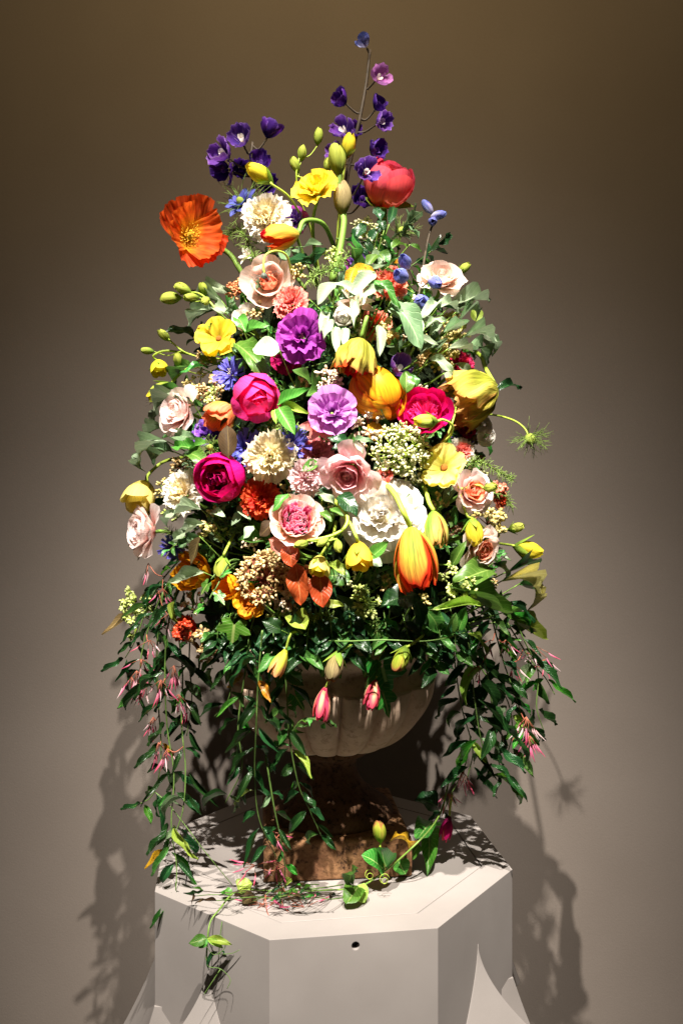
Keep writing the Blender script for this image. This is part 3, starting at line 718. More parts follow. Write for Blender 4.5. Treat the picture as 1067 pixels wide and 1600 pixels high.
FL('parrot_tulip', 'peach tulip with green flame lying left of the hot pink peony', 'tulip_wide', ('peach_tulip', 'peach_tulip'), 345, 650, 52, (-.45, -.62, .6), off=.02, cat='tulip')
FL('rose', 'blush rose on the left edge below the lisianthus buds', 'rose', ('blush_rose', 'blush_rose'), 279, 643, 84, (-.45, .15, .85), off=.035)
FL('lisianthus', 'small deep purple bloom behind the peach tulip', 'lisianthus', ('purple_bright', 'purple_deep'), 322, 675, 46, (-.3, .1, .9), off=.0)
FL('cornflower', 'blue cornflower directly left of the cream double carnation', 'corn', ('blue_corn', 'blue_corn'), 382, 698, 62, None, off=.015)
FL('cornflower', 'blue cornflower directly right of the cream double carnation', 'corn', ('blue_corn', 'blue_corn'), 456, 690, 62, None, off=.015)
FL('carnation', 'full cream yellow carnation between two blue cornflowers', 'carnation', ('cream', 'cream'), 422, 713, 80, (-.05, .2, 1), off=.035)
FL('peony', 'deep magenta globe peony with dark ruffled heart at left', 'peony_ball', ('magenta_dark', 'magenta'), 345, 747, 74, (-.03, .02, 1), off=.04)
FL('carnation', 'cream carnation just left of the deep magenta globe peony', 'carnation', ('cream', 'cream_white'), 284, 768, 74, (-.3, .25, .9), off=.035)
FL('lisianthus', 'pale yellow nodding lisianthus at the far left edge', 'nodding', ('lemon_pale', 'lemon_pale'), 222, 772, 50, (-.15, -.7, .6), Y=-.05, sep=(5, 1.0, .2, 24), via=[(232, 742, -.02), (255, 722, .0), (285, 715, .04)], stem='stem_lime')
FL('rose', 'blush rose seen from the side at the far left edge', 'rose', ('blush_rose', 'blush_rose'), 224, 830, 92, (-.70, .0, .62), Y=-.09)
FL('carnation', 'red orange carnation between magenta globe peony and pink garden rose', 'carnation', ('coral_red', 'coral_red'), 408, 779, 62, (.05, .1, 1), off=.005)
FL('carnation', 'dusty pink carnation right of the blue cornflower at the centre', 'carnation', ('dusty_rose', 'dusty_rose'), 494, 706, 56, None, off=.0)
FL('garden_rose', 'pink garden rose with magenta quartered heart and cream rim', 'garden', ('rose_magenta', 'rose_rim'), 463, 815, 84, (.02, .12, 1), off=.05, cat='rose')
FL('rose', 'pale pink ruffled rose between garden rose and large pink rose', 'carnation', ('pale_pink', 'pale_pink'), 482, 745, 58, (-.1, .1, 1), off=.03)
FL('rose', 'large soft pink rose at the centre of the arrangement', 'rose', ('pink_core', 'pale_pink'), 545, 741, 100, (-.3, -.25, .88), off=.05)
FL('white_bloom', 'large white double bloom behind the hanging orange tulip', 'ruffle', ('white', 'white'), 596, 804, 132, (.0, .3, .95), off=.03, cat='flower', centre=c_disc('stamen_pale', .24, .42))
FL('parrot_tulip', 'orange and green striped tulip hanging in front on curved stem', 'tulip', ('parrot_red', 'parrot'), 648, 873, 68, (.12, -.98, .22), off=.08, cat='tulip', stem='stem_lime', via=[(630, 800, -.33), (618, 775, -.31), (602, 755, -.27), (590, 748, -.2)], sr=.0036)
FL('tulip', 'closed green tulip hanging right of the orange striped tulip', 'tulip', ('green_tulip', 'green_tulip'), 679, 826, 38, (.04, -.97, .2), off=.04, stem='stem_lime', via=[(670, 785, -.27), (664, 765, -.24), (655, 755, -.18)], sr=.003)
FL('lisianthus', 'pale yellow open bloom with brown centre on the right side', 'lisi_open', ('lemon_pale', 'lemon_pale'), 692, 729, 76, (-.2, .12, .97), off=.04, centre=c_disc('disc_brown', .17, .13))
FL('peony', 'open magenta peony right of the golden globe', 'peony_open', ('hot_pink', 'magenta'), 664, 648, 84, (.05, .2, .97), off=.03)
FL('fuzzy_tulip', 'olive yellow fuzzy tulip drooping over the golden globe', 'crumple', ('parrot_red', 'olive_tulip'), 556, 558, 68, (-.25, -.9, .0), off=.06, cat='tulip')
FL('fuzzy_tulip', 'olive yellow tulip drooping at the right edge under eucalyptus', 'crumple', ('olive_inner', 'olive_tulip'), 738, 620, 92, (-.85, -.42, .12), off=.03, cat='tulip', via=[(758, 575, -.08), (752, 558, -.04), (735, 545, .0)], stem='stem_lime', sr=.0035)
FL('golden_globe', 'smooth glossy golden yellow globe flower under the fuzzy tulip', 'globe', ('gold_globe', 'gold_globe'), 587, 612, 80, (.5, -.62, .25), off=.02, cat='flower')
FL('rose', 'blush rose at the upper right edge beside blue buds', 'rose', ('blush', 'blush'), 690, 434, 78, (.2, .42, .8), off=.035)
FL('carnation', 'coral carnation behind the paired blue buds', 'carnation', ('coral', 'coral'), 607, 440, 58, None, off=.0)
FL('carnation', 'orange red carnation deep behind the hanging seed spray', 'carnation', ('coral_red', 'coral'), 584, 508, 50, None, off=-.015)
FL('magnolia', 'pale cream magnolia with long petals among the eucalyptus leaves', 'magnolia', ('cream_white', 'blush'), 556, 470, 70, (0, .35, .9), off=.02)
FL('white_bud', 'small white bud below the cream magnolia', 'peony_bud', ('white', 'white'), 536, 494, 30, (-.1, -.3, .9), off=.035, cat='bud')
FL('carnation', 'crimson carnation half hidden under the right eucalyptus', 'carnation', ('crimson', 'crimson'), 722, 566, 46, None, off=-.03)
FL('lisianthus', 'small violet bloom between golden globe and eucalyptus', 'floret', ('white', 'purple_bright'), 622, 576, 40, None, off=-.01)
FL('stock', 'white ruffled stock bloom at the right edge, upper of two', 'ruffle', ('white', 'white'), 756, 660, 32, (.5, .3, .8), off=.02, cat='flower')
FL('stock', 'white ruffled stock bloom at the right edge, lower of two', 'ruffle', ('white', 'white'), 762, 682, 32, (.6, .1, .8), off=.02, cat='flower')
FL('carnation', 'pink edged carnation peeking out behind the pale yellow open bloom', 'carnation', ('coral_pink', 'cream_white'), 722, 705, 44, None, off=-.01)
FL('rose', 'blush rose with peach heart right of the pale yellow bloom', 'rose', ('peach_core', 'blush_rose'), 737, 768, 76, (.32, .15, .92), off=.03)
FL('rose', 'blush rose facing down on the lower right', 'rose', ('peach_core', 'blush'), 751, 856, 76, (.5, -.35, .75), off=.03)
FL('carnation', 'small coral carnation at the right edge beside the ferny sprig', 'carnation', ('coral_red', 'coral'), 782, 779, 34, (.7, .1, .7), off=.0)
FL('lilac_bloom', 'lilac ruffled bloom over salmon petals at the centre', 'lisianthus', ('lilac', 'lilac'), 520, 642, 76, (.15, .3, .95), off=.05, cat='flower')
FL('alstroemeria', 'salmon petals with rosy tips left of the lilac ruffled bloom', 'alstro', ('salmon', 'salmon'), 500, 664, 62, (-.2, -.1, .95), off=.03, cat='flower')
FL('golden_tulip', 'golden orange cupped tulip low on the left', 'tulip_wide', ('gold', 'gold'), 303, 893, 58, (-.35, -.2, .9), off=-.01, cat='tulip')
FL('golden_tulip', 'golden bloom left of the ivy leaf, upper of two', 'tulip_wide', ('gold', 'gold'), 357, 917, 42, (-.2, .2, .95), off=.02, cat='tulip')
FL('golden_tulip', 'bright golden open bloom right above the ivy leaf', 'lisi_open', ('gold', 'gold'), 391, 940, 54, (.1, .1, 1), off=.03, cat='tulip')
FL('carnation', 'small red carnation low on the left among the vines', 'carnation', ('coral_red', 'coral_red'), 288, 982, 40, None, off=.0)
FL('lisianthus', 'purple lisianthus glimpsed behind the topmost cream carnation', 'lisianthus', ('purple_bright', 'orchid'), 458, 345, 46, (.1, .1, 1), Y=-.07)
FL('lisianthus', 'purple bloom behind the yellowing leaf near the top', 'lisianthus', ('purple_bright', 'orchid'), 562, 410, 44, (.1, .3, .9), Y=-.08)
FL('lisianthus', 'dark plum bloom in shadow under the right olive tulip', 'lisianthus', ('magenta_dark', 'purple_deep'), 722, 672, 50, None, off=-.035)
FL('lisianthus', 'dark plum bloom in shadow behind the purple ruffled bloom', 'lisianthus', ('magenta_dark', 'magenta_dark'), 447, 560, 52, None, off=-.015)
FL('cornflower', 'ragged blue flower hanging beside the far left blush rose', 'corn', ('blue_corn', 'blue_corn'), 268, 856, 42, (.1, -.3, .9), off=.01)
FL('white_petal_bloom', 'pale pointed white petals under the orange poppy', 'magnolia', ('white', 'cream_white'), 384, 398, 34, (-.4, .4, .7), off=.0, cat='flower')
# nigella
FL('nigella', 'blue nigella in green threads beside the orange poppy', 'nigella', ('nigella_blue', 'nigella_blue'), 376, 315, 58, (-.5, .35, .8), Y=-.03, centre=c_nig)
def pod_head(label, x, y, d, face, Y, mat, via, pod='disc_green', n=34, up=(40, 110), L=1.2):
    p = px(x, y, Y); f = Vector((face[0], -face[2], face[1])).normalized(); r = d*.5*m_per_px(Y)
    M = Matrix.Translation(p) @ frame(f) @ Matrix.Scale(r, 4)
    root = thing('nigella_pod', label, 'seed pod', M)
    obj('seed_pod', blob_mesh('seed_pod', .30, 1.15, pod, .2), root)
    obj('bracts', thread_mesh(n, L, up, mat, int(x)), root)['kind'] = 'stuff'
    obj('stamens', stamens_mesh(8, .8, 30, .02, 0, mat, int(x)), root)['kind'] = 'stuff'
    q = M.inverted(); tube('stem', [q @ p]+[q @ px(*v) for v in via], .0016/r, .0018/r, MAT['stem_lime'], root)
pod_head('feathery green seed pod hanging out at the right edge', 826, 682, 58, (.15, -.6, .55), -.06, 'thread', [(818, 668, -.05), (800, 656, -.03), (768, 648, .0), (735, 650, .03)], n=60)
pod_head('feathery green seed pod under the coral red peony', 626, 366, 50, (.2, .4, .7), -.06, 'thread', [(620, 400, -.03), (612, 440, .0), (600, 480, .03)])
pod_head('dark thread seed head hanging before the pale peach bloom', 413, 430, 34, (0, -.5, .85), -.235, 'thread_dark', [(412, 412, -.235), (416, 398, -.23), (432, 392, -.22), (448, 400, -.2), (456, 430, -.16)], 'thread_dark', 26, (30, 100), 1.5)
pod_head('small feathery seed pod left of the cream carnation at left edge', 330, 700, 34, (-.3, .2, .8), -.24, 'thread', [(345, 715, -.18), (370, 730, -.1)])

# ------------------------------------------------------------------ delphinium spikes and bud spikes
def spike(name, label, cat, stem_pts, florets, kind, mats, r0=.0042, stemmat='stem_dark', pname='floret', sep=None, gap=.0):
    """stem_pts: pixel+depth list from tip to root; florets: (x, y, diameter, face, stem attach index point)"""
    P = [px(*v) for v in stem_pts]; base = P[-1]
    root = thing(name, label, cat, Matrix.Translation(base))
    C = catmull(P, 6)
    tube('stem', [p-base for p in P], r0*.55, r0, MAT[stemmat], root, 6)
    for fl_ in florets:
        x, y, d, face, Yf = fl_[:5]; kd = fl_[5] if len(fl_) > 5 else kind; mm = fl_[6] if len(fl_) > 6 else mats
        p = px(x, y, Yf); f = Vector((face[0], -face[2], face[1])).normalized(); r = d*.5*m_per_px(Yf)*norm(kd, mm)*1.0
        b = p-f*CENTER[kd]*r
        M = Matrix.Translation(b-base) @ frame(f) @ Matrix.Scale(r, 4)
        e = bpy.data.objects.new(pname, None); COL.objects.link(e); e.parent = root; e.matrix_local = M; e.empty_display_size = .01
        petals(e, kd, mm)
        if sep: sepals(e, *sep)
        # little stalk from the nearest lower point of the main stem
        cand = [c for c in C if c.z < b.z-.2*r] or [C[-1]]
        a = min(cand, key=lambda c: (c-b).length)
        mid = a.lerp(b, .55)+Vector((0, 0, -.12*(a-b).length))-f*r*.3
        q = M.inverted()
        tube('stalk', [q @ (b-base), q @ (mid-base), q @ (a-base)], r0*.35/r, r0*.5/r, MAT[stemmat], e, 5)
    return root
pl = ('cream_white', 'purple_bright'); pdp = ('purple_bright', 'purple_deep')
spike('delphinium', 'tall purple delphinium spike rising highest at the top', 'delphinium',
      [(578, 78, -.02), (572, 130, -.02), (562, 185, -.02), (552, 230, -.01), (540, 290, .0), (530, 380, .01), (520, 480, .02)],
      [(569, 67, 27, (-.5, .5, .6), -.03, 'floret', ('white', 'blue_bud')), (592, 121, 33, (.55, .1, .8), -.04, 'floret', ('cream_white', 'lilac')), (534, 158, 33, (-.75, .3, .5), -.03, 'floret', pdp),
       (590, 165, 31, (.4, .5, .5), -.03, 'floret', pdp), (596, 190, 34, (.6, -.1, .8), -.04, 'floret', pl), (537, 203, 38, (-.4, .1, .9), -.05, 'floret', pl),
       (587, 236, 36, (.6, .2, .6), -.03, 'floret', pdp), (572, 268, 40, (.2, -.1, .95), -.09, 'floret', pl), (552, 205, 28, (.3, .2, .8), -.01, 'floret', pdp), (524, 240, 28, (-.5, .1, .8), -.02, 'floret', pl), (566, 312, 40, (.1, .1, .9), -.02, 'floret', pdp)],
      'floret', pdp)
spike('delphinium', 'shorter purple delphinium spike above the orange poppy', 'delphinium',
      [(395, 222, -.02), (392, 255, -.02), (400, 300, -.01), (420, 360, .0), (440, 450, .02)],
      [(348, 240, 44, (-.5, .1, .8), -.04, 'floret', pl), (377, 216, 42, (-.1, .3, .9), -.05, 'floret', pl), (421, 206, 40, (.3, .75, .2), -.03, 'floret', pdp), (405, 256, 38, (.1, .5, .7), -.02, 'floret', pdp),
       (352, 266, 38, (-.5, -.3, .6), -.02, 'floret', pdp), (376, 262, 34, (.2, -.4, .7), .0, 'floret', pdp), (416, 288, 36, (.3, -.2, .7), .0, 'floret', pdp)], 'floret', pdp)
bb = ('blue_bud', 'blue_bud')
spike('delphinium', 'dark stem of pale blue closed buds at the upper right', 'delphinium',
      [(682, 335, -.05), (670, 368, -.06), (662, 410, -.10), (656, 450, -.14), (646, 490, -.14), (630, 540, -.08)],
      [(668, 324, 15, (-.6, .7, .2), -.05), (684, 336, 14, (.8, .1, .3), -.06), (676, 346, 15, (-.1, -.2, .9), -.06),
       (633, 410, 21, (-.3, .3, .85), -.17), (627, 431, 23, (-.4, .0, .9), -.19), (679, 441, 21, (.25, -.4, .85), -.17), (657, 472, 24, (.1, -.2, .95), -.19)], 'bud', bb, .0026, pname='bud')

# ------------------------------------------------------------------ lisianthus buds on branching stems
yb = ('bud_yellow', 'bud_yellow'); gb = ('bud_green', 'bud_green')
def budspray(label, stem_pts, buds, sm='stem_lime', r0=.0022):
    spike('lisianthus_bud_spray', label, 'buds', stem_pts, buds, 'bud', gb, r0, sm, 'bud', (4, 1.7, .26, 16, 'sepal', 0., -8))
def one_bud(label, x, y, d, face, Y, via, mats=yb, kind='bud', r0=.0018, cat='bud', name='lisianthus_bud', sm='stem_lime', sep=(4, 1.5, .26, 24)):
    p = px(x, y, Y); f = Vector((face[0], -face[2], face[1])).normalized(); r = d*.5*m_per_px(Y)*norm(kind, mats)*1.05; b = p-f*CENTER[kind]*r
    M = Matrix.Translation(b) @ frame(f) @ Matrix.Scale(r, 4)
    root = thing(name, label, cat, M); petals(root, kind, mats)
    if sep: sepals(root, *sep)
    q = M.inverted(); w = [q @ (b+f*r*.1)]+[q @ px(*v) for v in via]
    tube('stem', w, r0/r, r0*1.15/r, MAT[sm], root, 6)
one_bud('yellow bud on a slanting stem above the topmost cream carnation', 407, 272, 26, (-.75, .45, .3), -.12, [(425, 288, -.12), (452, 308, -.10), (475, 345, -.06)])
one_bud('small yellow bud beside the tall delphinium stem', 544, 228, 22, (.2, .9, .3), -.07, [(538, 262, -.06), (530, 330, -.04), (524, 420, .0)])
budspray('upright spray of green buds left of the highest yellow lisianthus', [(468, 245, -.08), (463, 275, -.08), (470, 315, -.06), (486, 360, -.03), (500, 430, .01)],
         [(472, 240, 14, (.1, .95, .2), -.08), (461, 258, 15, (-.4, .8, .3), -.08), (497, 214, 15, (.1, .95, .2), -.07), (512, 258, 13, (.2, .9, .3), -.08)])
one_bud('long withered olive pod on thick green stem behind yellow lisianthus', 527, 250, 27, (-.1, .95, .2), -.09, [(531, 300, -.08), (537, 345, -.07), (526, 400, -.08), (519, 437, -.09)], ('pod_brown', 'bud_green'), 'bud', .0048, 'seed pod', 'tulip_pod', 'stem', None)
one_bud('withered brown green pod right of the highest yellow lisianthus', 535, 312, 28, (.0, .98, .15), -.11, [(537, 350, -.11), (530, 395, -.12), (519, 440, -.12)], ('pod_brown', 'pod_brown'), 'bud', .0050, 'seed pod', 'tulip_pod', 'stem', None)
budspray('green bud spray reaching out left below the orange poppy', [(282, 460, -.10), (310, 458, -.11), (335, 480, -.12), (352, 510, -.12), (365, 545, -.08)],
         [(268, 466, 19, (-.95, -.1, .2), -.10), (287, 452, 16, (-.8, .35, .3), -.11), (300, 465, 15, (-.8, -.1, .5), -.12), (318, 452, 14, (-.2, .8, .5), -.10), (322, 470, 13, (-.2, -.5, .7), -.13)])
budspray('branching spray of green buds at the left edge', [(262, 528, -.05), (285, 548, -.06), (312, 558, -.07), (335, 560, -.06), (360, 565, .0)],
         [(257, 524, 14, (-.6, .6, .3), -.05), (231, 548, 12, (-.98, .1, .2), -.04), (278, 563, 14, (-.1, .8, .4), -.07)])
one_bud('small yellow half open bud nodding at the left edge', 249, 573, 26, (.2, -.8, .4), -.05, [(240, 556, -.05), (262, 548, -.05), (310, 556, -.02)], kind='nodding')
one_bud('plump striped green bud below the yellow nodding bud at left', 251, 611, 26, (-.75, -.5, .3), -.06, [(272, 594, -.06), (295, 572, -.05), (315, 562, -.02)], ('bud_yellow', 'bud_green'), r0=.0024)
one_bud('yellow green bud on arched stem before the open magenta peony', 666, 658, 22, (-.95, .0, .3), -.29, [(692, 656, -.28), (706, 664, -.27), (704, 680, -.26), (690, 694, -.24), (680, 720, -.16)], ('bud_yellow', 'bud_green'))
budspray('long green stem with small buds rising before the right olive tulip', [(714, 628, -.20), (708, 655, -.22), (698, 680, -.23), (680, 705, -.23), (665, 730, -.16)],
         [(716, 622, 12, (.3, .9, .3), -.20), (705, 636, 10, (-.5, .7, .4), -.22), (668, 712, 17, (-.4, -.8, .4), -.25)])
one_bud('yellow bud hanging from a straight stem above the lower right rose', 740, 830, 26, (.12, -.95, .3), -.24, [(729, 805, -.24), (719, 775, -.23), (712, 755, -.22), (700, 748, -.16)])
one_bud('yellow bud pointing out at the right edge below the green bud', 824, 858, 26, (.95, -.18, .2), -.05, [(800, 852, -.05), (770, 848, -.02)], sep=(4, 1.9, .26, 24))
one_bud('small green bud at the right edge beside the lower blush rose', 806, 825, 15, (.9, .25, .3), -.05, [(790, 828, -.04), (770, 838, -.01)], gb)
one_bud('green bud on a thin stem beside the right rose', 765, 762, 14, (.6, .1, .6), -.24, [(745, 758, -.23), (715, 765, -.22), (700, 760, -.15)], gb)
one_bud('half open yellow bud nodding below the white double bloom', 561, 866, 42, (.05, -.9, .4), -.33, [(556, 838, -.335), (545, 815, -.32), (528, 800, -.30), (515, 790, -.24)], ('lemon', 'lemon'), 'nodding', .0022)
one_bud('pale yellow green bud nodding left of the half open yellow bud', 499, 882, 32, (-.1, -.8, .5), -.32, [(506, 860, -.32), (520, 838, -.31), (525, 815, -.26)], ('bud_yellow', 'lemon_pale'), 'nodding')
budspray('curved lime stems with green buds below the large pink rose', [(480, 845, -.34), (515, 838, -.335), (538, 825, -.33), (542, 805, -.32), (522, 782, -.30), (505, 770, -.24)],
         [(472, 850, 14, (-.9, -.2, .3), -.34), (505, 846, 13, (-.7, -.4, .4), -.34), (528, 852, 13, (.1, -.8, .4), -.34)], r0=.0034)
one_bud('small green bud at the upper right beside the blush rose', 724, 420, 13, (.7, .6, .2), -.06, [(712, 432, -.05), (690, 460, .0)], gb)
one_bud('dark olive bud between the two golden tulips at left', 347, 886, 22, (-.1, -.9, .4), -.26, [(352, 862, -.26), (368, 830, -.2)], ('pod_brown', 'bud_green'))
# hanging bells under the flowers
def bell(label, x, y, d, face, Y, via, mats): one_bud(label, x, y, d, face, Y, via, mats, 'bell', .0017, 'flower', 'hanging_bell', 'stem_lime', None)
bell('yellow green bell bud with pink tip hanging left before the urn', 438, 1034, 23, (-.42, -.88, .2), -.30, [(455, 990, -.30), (470, 985, -.28), (480, 960, -.2)], ('bell_yellow', 'bell_yellow'))
bell('pink and cream striped bell hanging lowest before the urn bowl', 504, 1098, 27, (-.18, -.96, .2), -.29, [(516, 1060, -.29), (520, 1045, -.285), (545, 1010, -.27), (575, 1005, -.24)], ('bell_pink', 'bell_pink'))
one_bud('olive green bud above the pink striped bell', 523, 1040, 27, (-.25, -.92, .2), -.305, [(533, 1018, -.30), (548, 1008, -.29), (572, 1010, -.26), (600, 1000, -.2)], ('bell_green', 'pod_brown'), 'bud', .0017, 'bud', 'bell_bud')
one_bud('smooth lime green bud right of the broad ivy leaves', 627, 1029, 25, (-.4, -.88, .2), -.29, [(638, 1010, -.29), (655, 998, -.28), (668, 985, -.22)], ('bell_green', 'bell_green'), 'bud', .0017, 'bud', 'bell_bud')
bell('crimson pink bell half hidden behind the ivy leaf on the bowl', 582, 1082, 24, (-.2, -.9, .3), -.255, [(590, 1050, -.255), (596, 1020, -.24)], ('bell_pink', 'bell_pink'))

# ------------------------------------------------------------------ clusters of tiny buds and seeds
def cluster(label, x, y, d, mat, face=None, off=.02, n=150, br=.0030, elong=1.6, stemm='stem_red', Y=None, flat=.75, name='bud_cluster', cat='berries', hollow=.55, droop=0.):
    p = px(x, y, Y) if Y is not None else surf(x, y, off)
    f = out_dir(p) if face is None else Vector((face[0], -face[2], face[1])).normalized()
    r = d*.5*m_per_px(p.y); base = p-f*r*.7
    rr = random.Random(int(x*31+y))
    M = Matrix.Translation(base) @ frame(f); root = thing(name, label, cat, M)
    V = []; Fc = []; SV = []; SF = []
    nodes = []
    for i in range(max(8, n//9)):
        a = rr.uniform(0, 6.28); t = math.acos(rr.uniform(.05, 1)); l = r*rr.uniform(.75, 1.05)
        nd = Vector((math.sin(t)*math.cos(a)*r*rr.uniform(.8, 1.05), math.sin(t)*math.sin(a)*r*rr.uniform(.8, 1.05), r*.15+math.cos(t)*r*flat*rr.uniform(.8, 1.1)-droop*r*rr.random()))*.82
        nodes.append(nd); tube_data([Vector((0, 0, -r*.2)), nd*.5+Vector((0, 0, -.1*r)), nd], .0011, .0007, 4, SV, SF)
    seg, rings = 6, 4
    for i in range(n):
        nd = nodes[i % len(nodes)]
        dv = Vector((rr.gauss(0, 1), rr.gauss(0, 1), rr.gauss(.5, .8))).normalized(); q = nd+dv*r*rr.uniform(.12, .30)
        tube_data([nd, q], .0006, .0006, 3, SV, SF)
        b = br*.88*rr.uniform(.7, 1.2); FM = frame(dv); b0 = len(V)
        for j in range(rings+1):
            t = math.pi*j/rings
            for k in range(seg):
                a = 2*math.pi*k/seg; V.append(q+(FM @ Vector((b*math.sin(t)*math.cos(a), b*math.sin(t)*math.sin(a), -b*elong*math.cos(t)))))
        for j in range(rings):
            for k in range(seg): Fc.append((b0+j*seg+k, b0+j*seg+(k+1) % seg, b0+(j+1)*seg+(k+1) % seg, b0+(j+1)*seg+k))
    obj('stems', mk('stems', SV, SF, mat=MAT[stemm]), root)['kind'] = 'stuff'
    obj('tiny_buds', mk('tiny_buds', V, Fc, mat=MAT[mat]), root)['kind'] = 'stuff'
    return root
CL = cluster
CL('large domed cluster of tan bronze buds low left of centre', 410, 896, 92, 'bud_tan', n=420, br=.0023, elong=1.8, off=.04)
CL('rust coloured bud cluster before the copper leaves', 490, 905, 54, 'bud_rust', n=110, off=.035)
CL('small pinkish bud cluster below the large tan bud dome', 447, 940, 44, 'bud_brownwhite', n=70, off=.025)
CL('large frothy cluster of cream green buds right of centre', 627, 697, 96, 'bud_greenwhite', n=480, br=.0021, elong=1.6, stemm='stem_lime', off=.05)
CL('brown and white bud cluster between lilac bloom and golden globe', 577, 655, 66, 'bud_brownwhite', n=120, br=.0024, off=.03)
CL('whitish bud cluster left of the golden globe', 513, 592, 50, 'bud_brownwhite', n=120, br=.0024, off=.02)
CL('yellow green seed cluster under the right eucalyptus leaves', 716, 508, 56, 'bud_eucseed', n=130, br=.0030, elong=1.25, off=.01, stemm='stem')
CL('tan seed cluster below the blush rose at upper right', 690, 545, 66, 'bud_eucseed', n=150, br=.0028, elong=1.25, off=-.005, stemm='stem')
CL('short tan seed spray above the shaded eucalyptus leaf', 660, 556, 40, 'bud_tan', n=70, br=.0026, off=.0, stemm='stem')
CL('hanging yellow green seed spray over the orange carnation', 605, 520, 40, 'bud_eucseed', (0, -.4, .9), off=.03, n=90, br=.0032, stemm='stem_lime', droop=1.2)
CL('tan seed cluster above the blush rose at left edge', 325, 606, 52, 'bud_tan', n=120, br=.0026, off=.0)
CL('tan seed cluster left of the deep magenta globe peony', 281, 728, 46, 'bud_tan', n=110, br=.0026, off=.01)
CL('brown bud cluster above the urn rim at the left', 312, 1012, 66, 'bud_tan', (-.2, -.2, .9), n=140, off=.01)
CL('dark brown bud cluster on the urn rim beside the ivy leaf', 345, 1018, 40, 'bud_dark', n=80, off=.0)
CL('pale green bud sprigs behind the tall lisianthus stems', 574, 352, 54, 'bud_greenwhite', (.1, .5, .8), Y=-.06, n=90, br=.0024, stemm='stem_lime')
CL('pale green bud sprig reaching right above the yellowing leaf', 588, 378, 46, 'bud_greenwhite', (.5, .2, .8), Y=-.07, n=70, br=.0024, stemm='stem_lime')
CL('rusty bud cluster under the orange poppy stem', 368, 450, 44, 'bud_rust', off=-.01, n=100, br=.0022)
CL('dark brown seed cluster in shadow at the right edge', 742, 700, 62, 'bud_dark', off=-.02, n=150, br=.0024)
CL('dark brown seed cluster between green tulip and lower rose', 708, 820, 44, 'bud_dark', off=.0, n=90, br=.0022)
CL('tan seed cluster between the two right blush roses', 772, 812, 56, 'bud_eucseed', off=.0, n=110, br=.0030)
CL('coral bead cluster at the right edge', 783, 762, 26, 'bud_coral', off=.02, n=40, br=.0028)
CL('red bead cluster low on the left above the vines', 285, 985, 40, 'bud_red', off=.025, n=60, br=.0032)
CL('small green bud sprig left below the orange striped tulip', 575, 935, 60, 'bud_lime', off=.03, n=90, br=.0024, stemm='stem_lime')
CL('small green bud sprig on the broad leaf at lower right', 724, 918, 52, 'bud_lime', off=.055, n=80, br=.0026, stemm='stem_lime')
CL('dark green beads right of the orange striped tulip', 700, 890, 40, 'bud_lime', off=.0, n=60, br=.0022, stemm='stem_dark')
CL('lime green bud umbel hanging over the right of the bowl', 683, 1032, 62, 'bud_lime', (.1, -.75, .6), off=.02, n=120, br=.0026, stemm='stem_lime')
CL('pale green seed spray at the far left edge, upper one', 196, 932, 44, 'bud_lime', (-.7, .4, .3), Y=-.04, n=70, br=.0026, stemm='stem_lime')
CL('pale green seed spray at the far left edge, middle one', 218, 948, 46, 'bud_lime', (-.5, .1, .6), Y=-.06, n=70, br=.0026, stemm='stem_lime')
CL('pale green seed spray at the far left edge, lower one', 198, 982, 44, 'bud_lime', (-.7, -.2, .4), Y=-.05, n=60, br=.0026, stemm='stem_lime')
CL('tan seed tuft on the eucalyptus sprig at lower left', 322, 828, 34, 'bud_eucseed', off=.03, n=30, br=.0034, stemm='stem')
CL('pale seed sprig above the large pink rose', 560, 690, 34, 'bud_brownwhite', off=.02, n=40, br=.0022)
CL('brownish bud sprig between golden globe and carnation', 560, 505, 46, 'bud_brownwhite', off=.0, n=70, br=.0022)
def bud_sprig(x, y, mat, d):
    c = cluster('short sprig of tiny buds tucked in between the flowers', x, y, d, mat, off=rnd.uniform(-.015, .01), n=36, br=.0022, stemm='stem', name='bud_sprig', cat='buds'); c['group'] = 'tiny bud sprigs between the flowers'
for q, (x, y) in enumerate(((470, 420), (520, 395), (640, 470), (400, 560), (310, 560), (300, 600), (540, 530), (650, 600), (700, 640), (470, 600), (430, 660), (330, 620), (600, 735), (650, 750), (690, 780), (330, 790), (350, 830), (390, 845), (540, 900), (600, 910), (660, 940), (430, 960), (300, 940), (745, 740), (765, 900), (255, 760), (265, 800), (640, 520), (520, 790), (395, 480))):
    bud_sprig(x, y, ('bud_eucseed', 'bud_lime', 'bud_brownwhite', 'bud_greenwhite', 'bud_tan')[q % 5], rnd.uniform(30, 46))
CL('cream bud sprig in shade above the garden rose', 445, 770, 36, 'bud_eucseed', off=-.02, n=40, br=.0024)

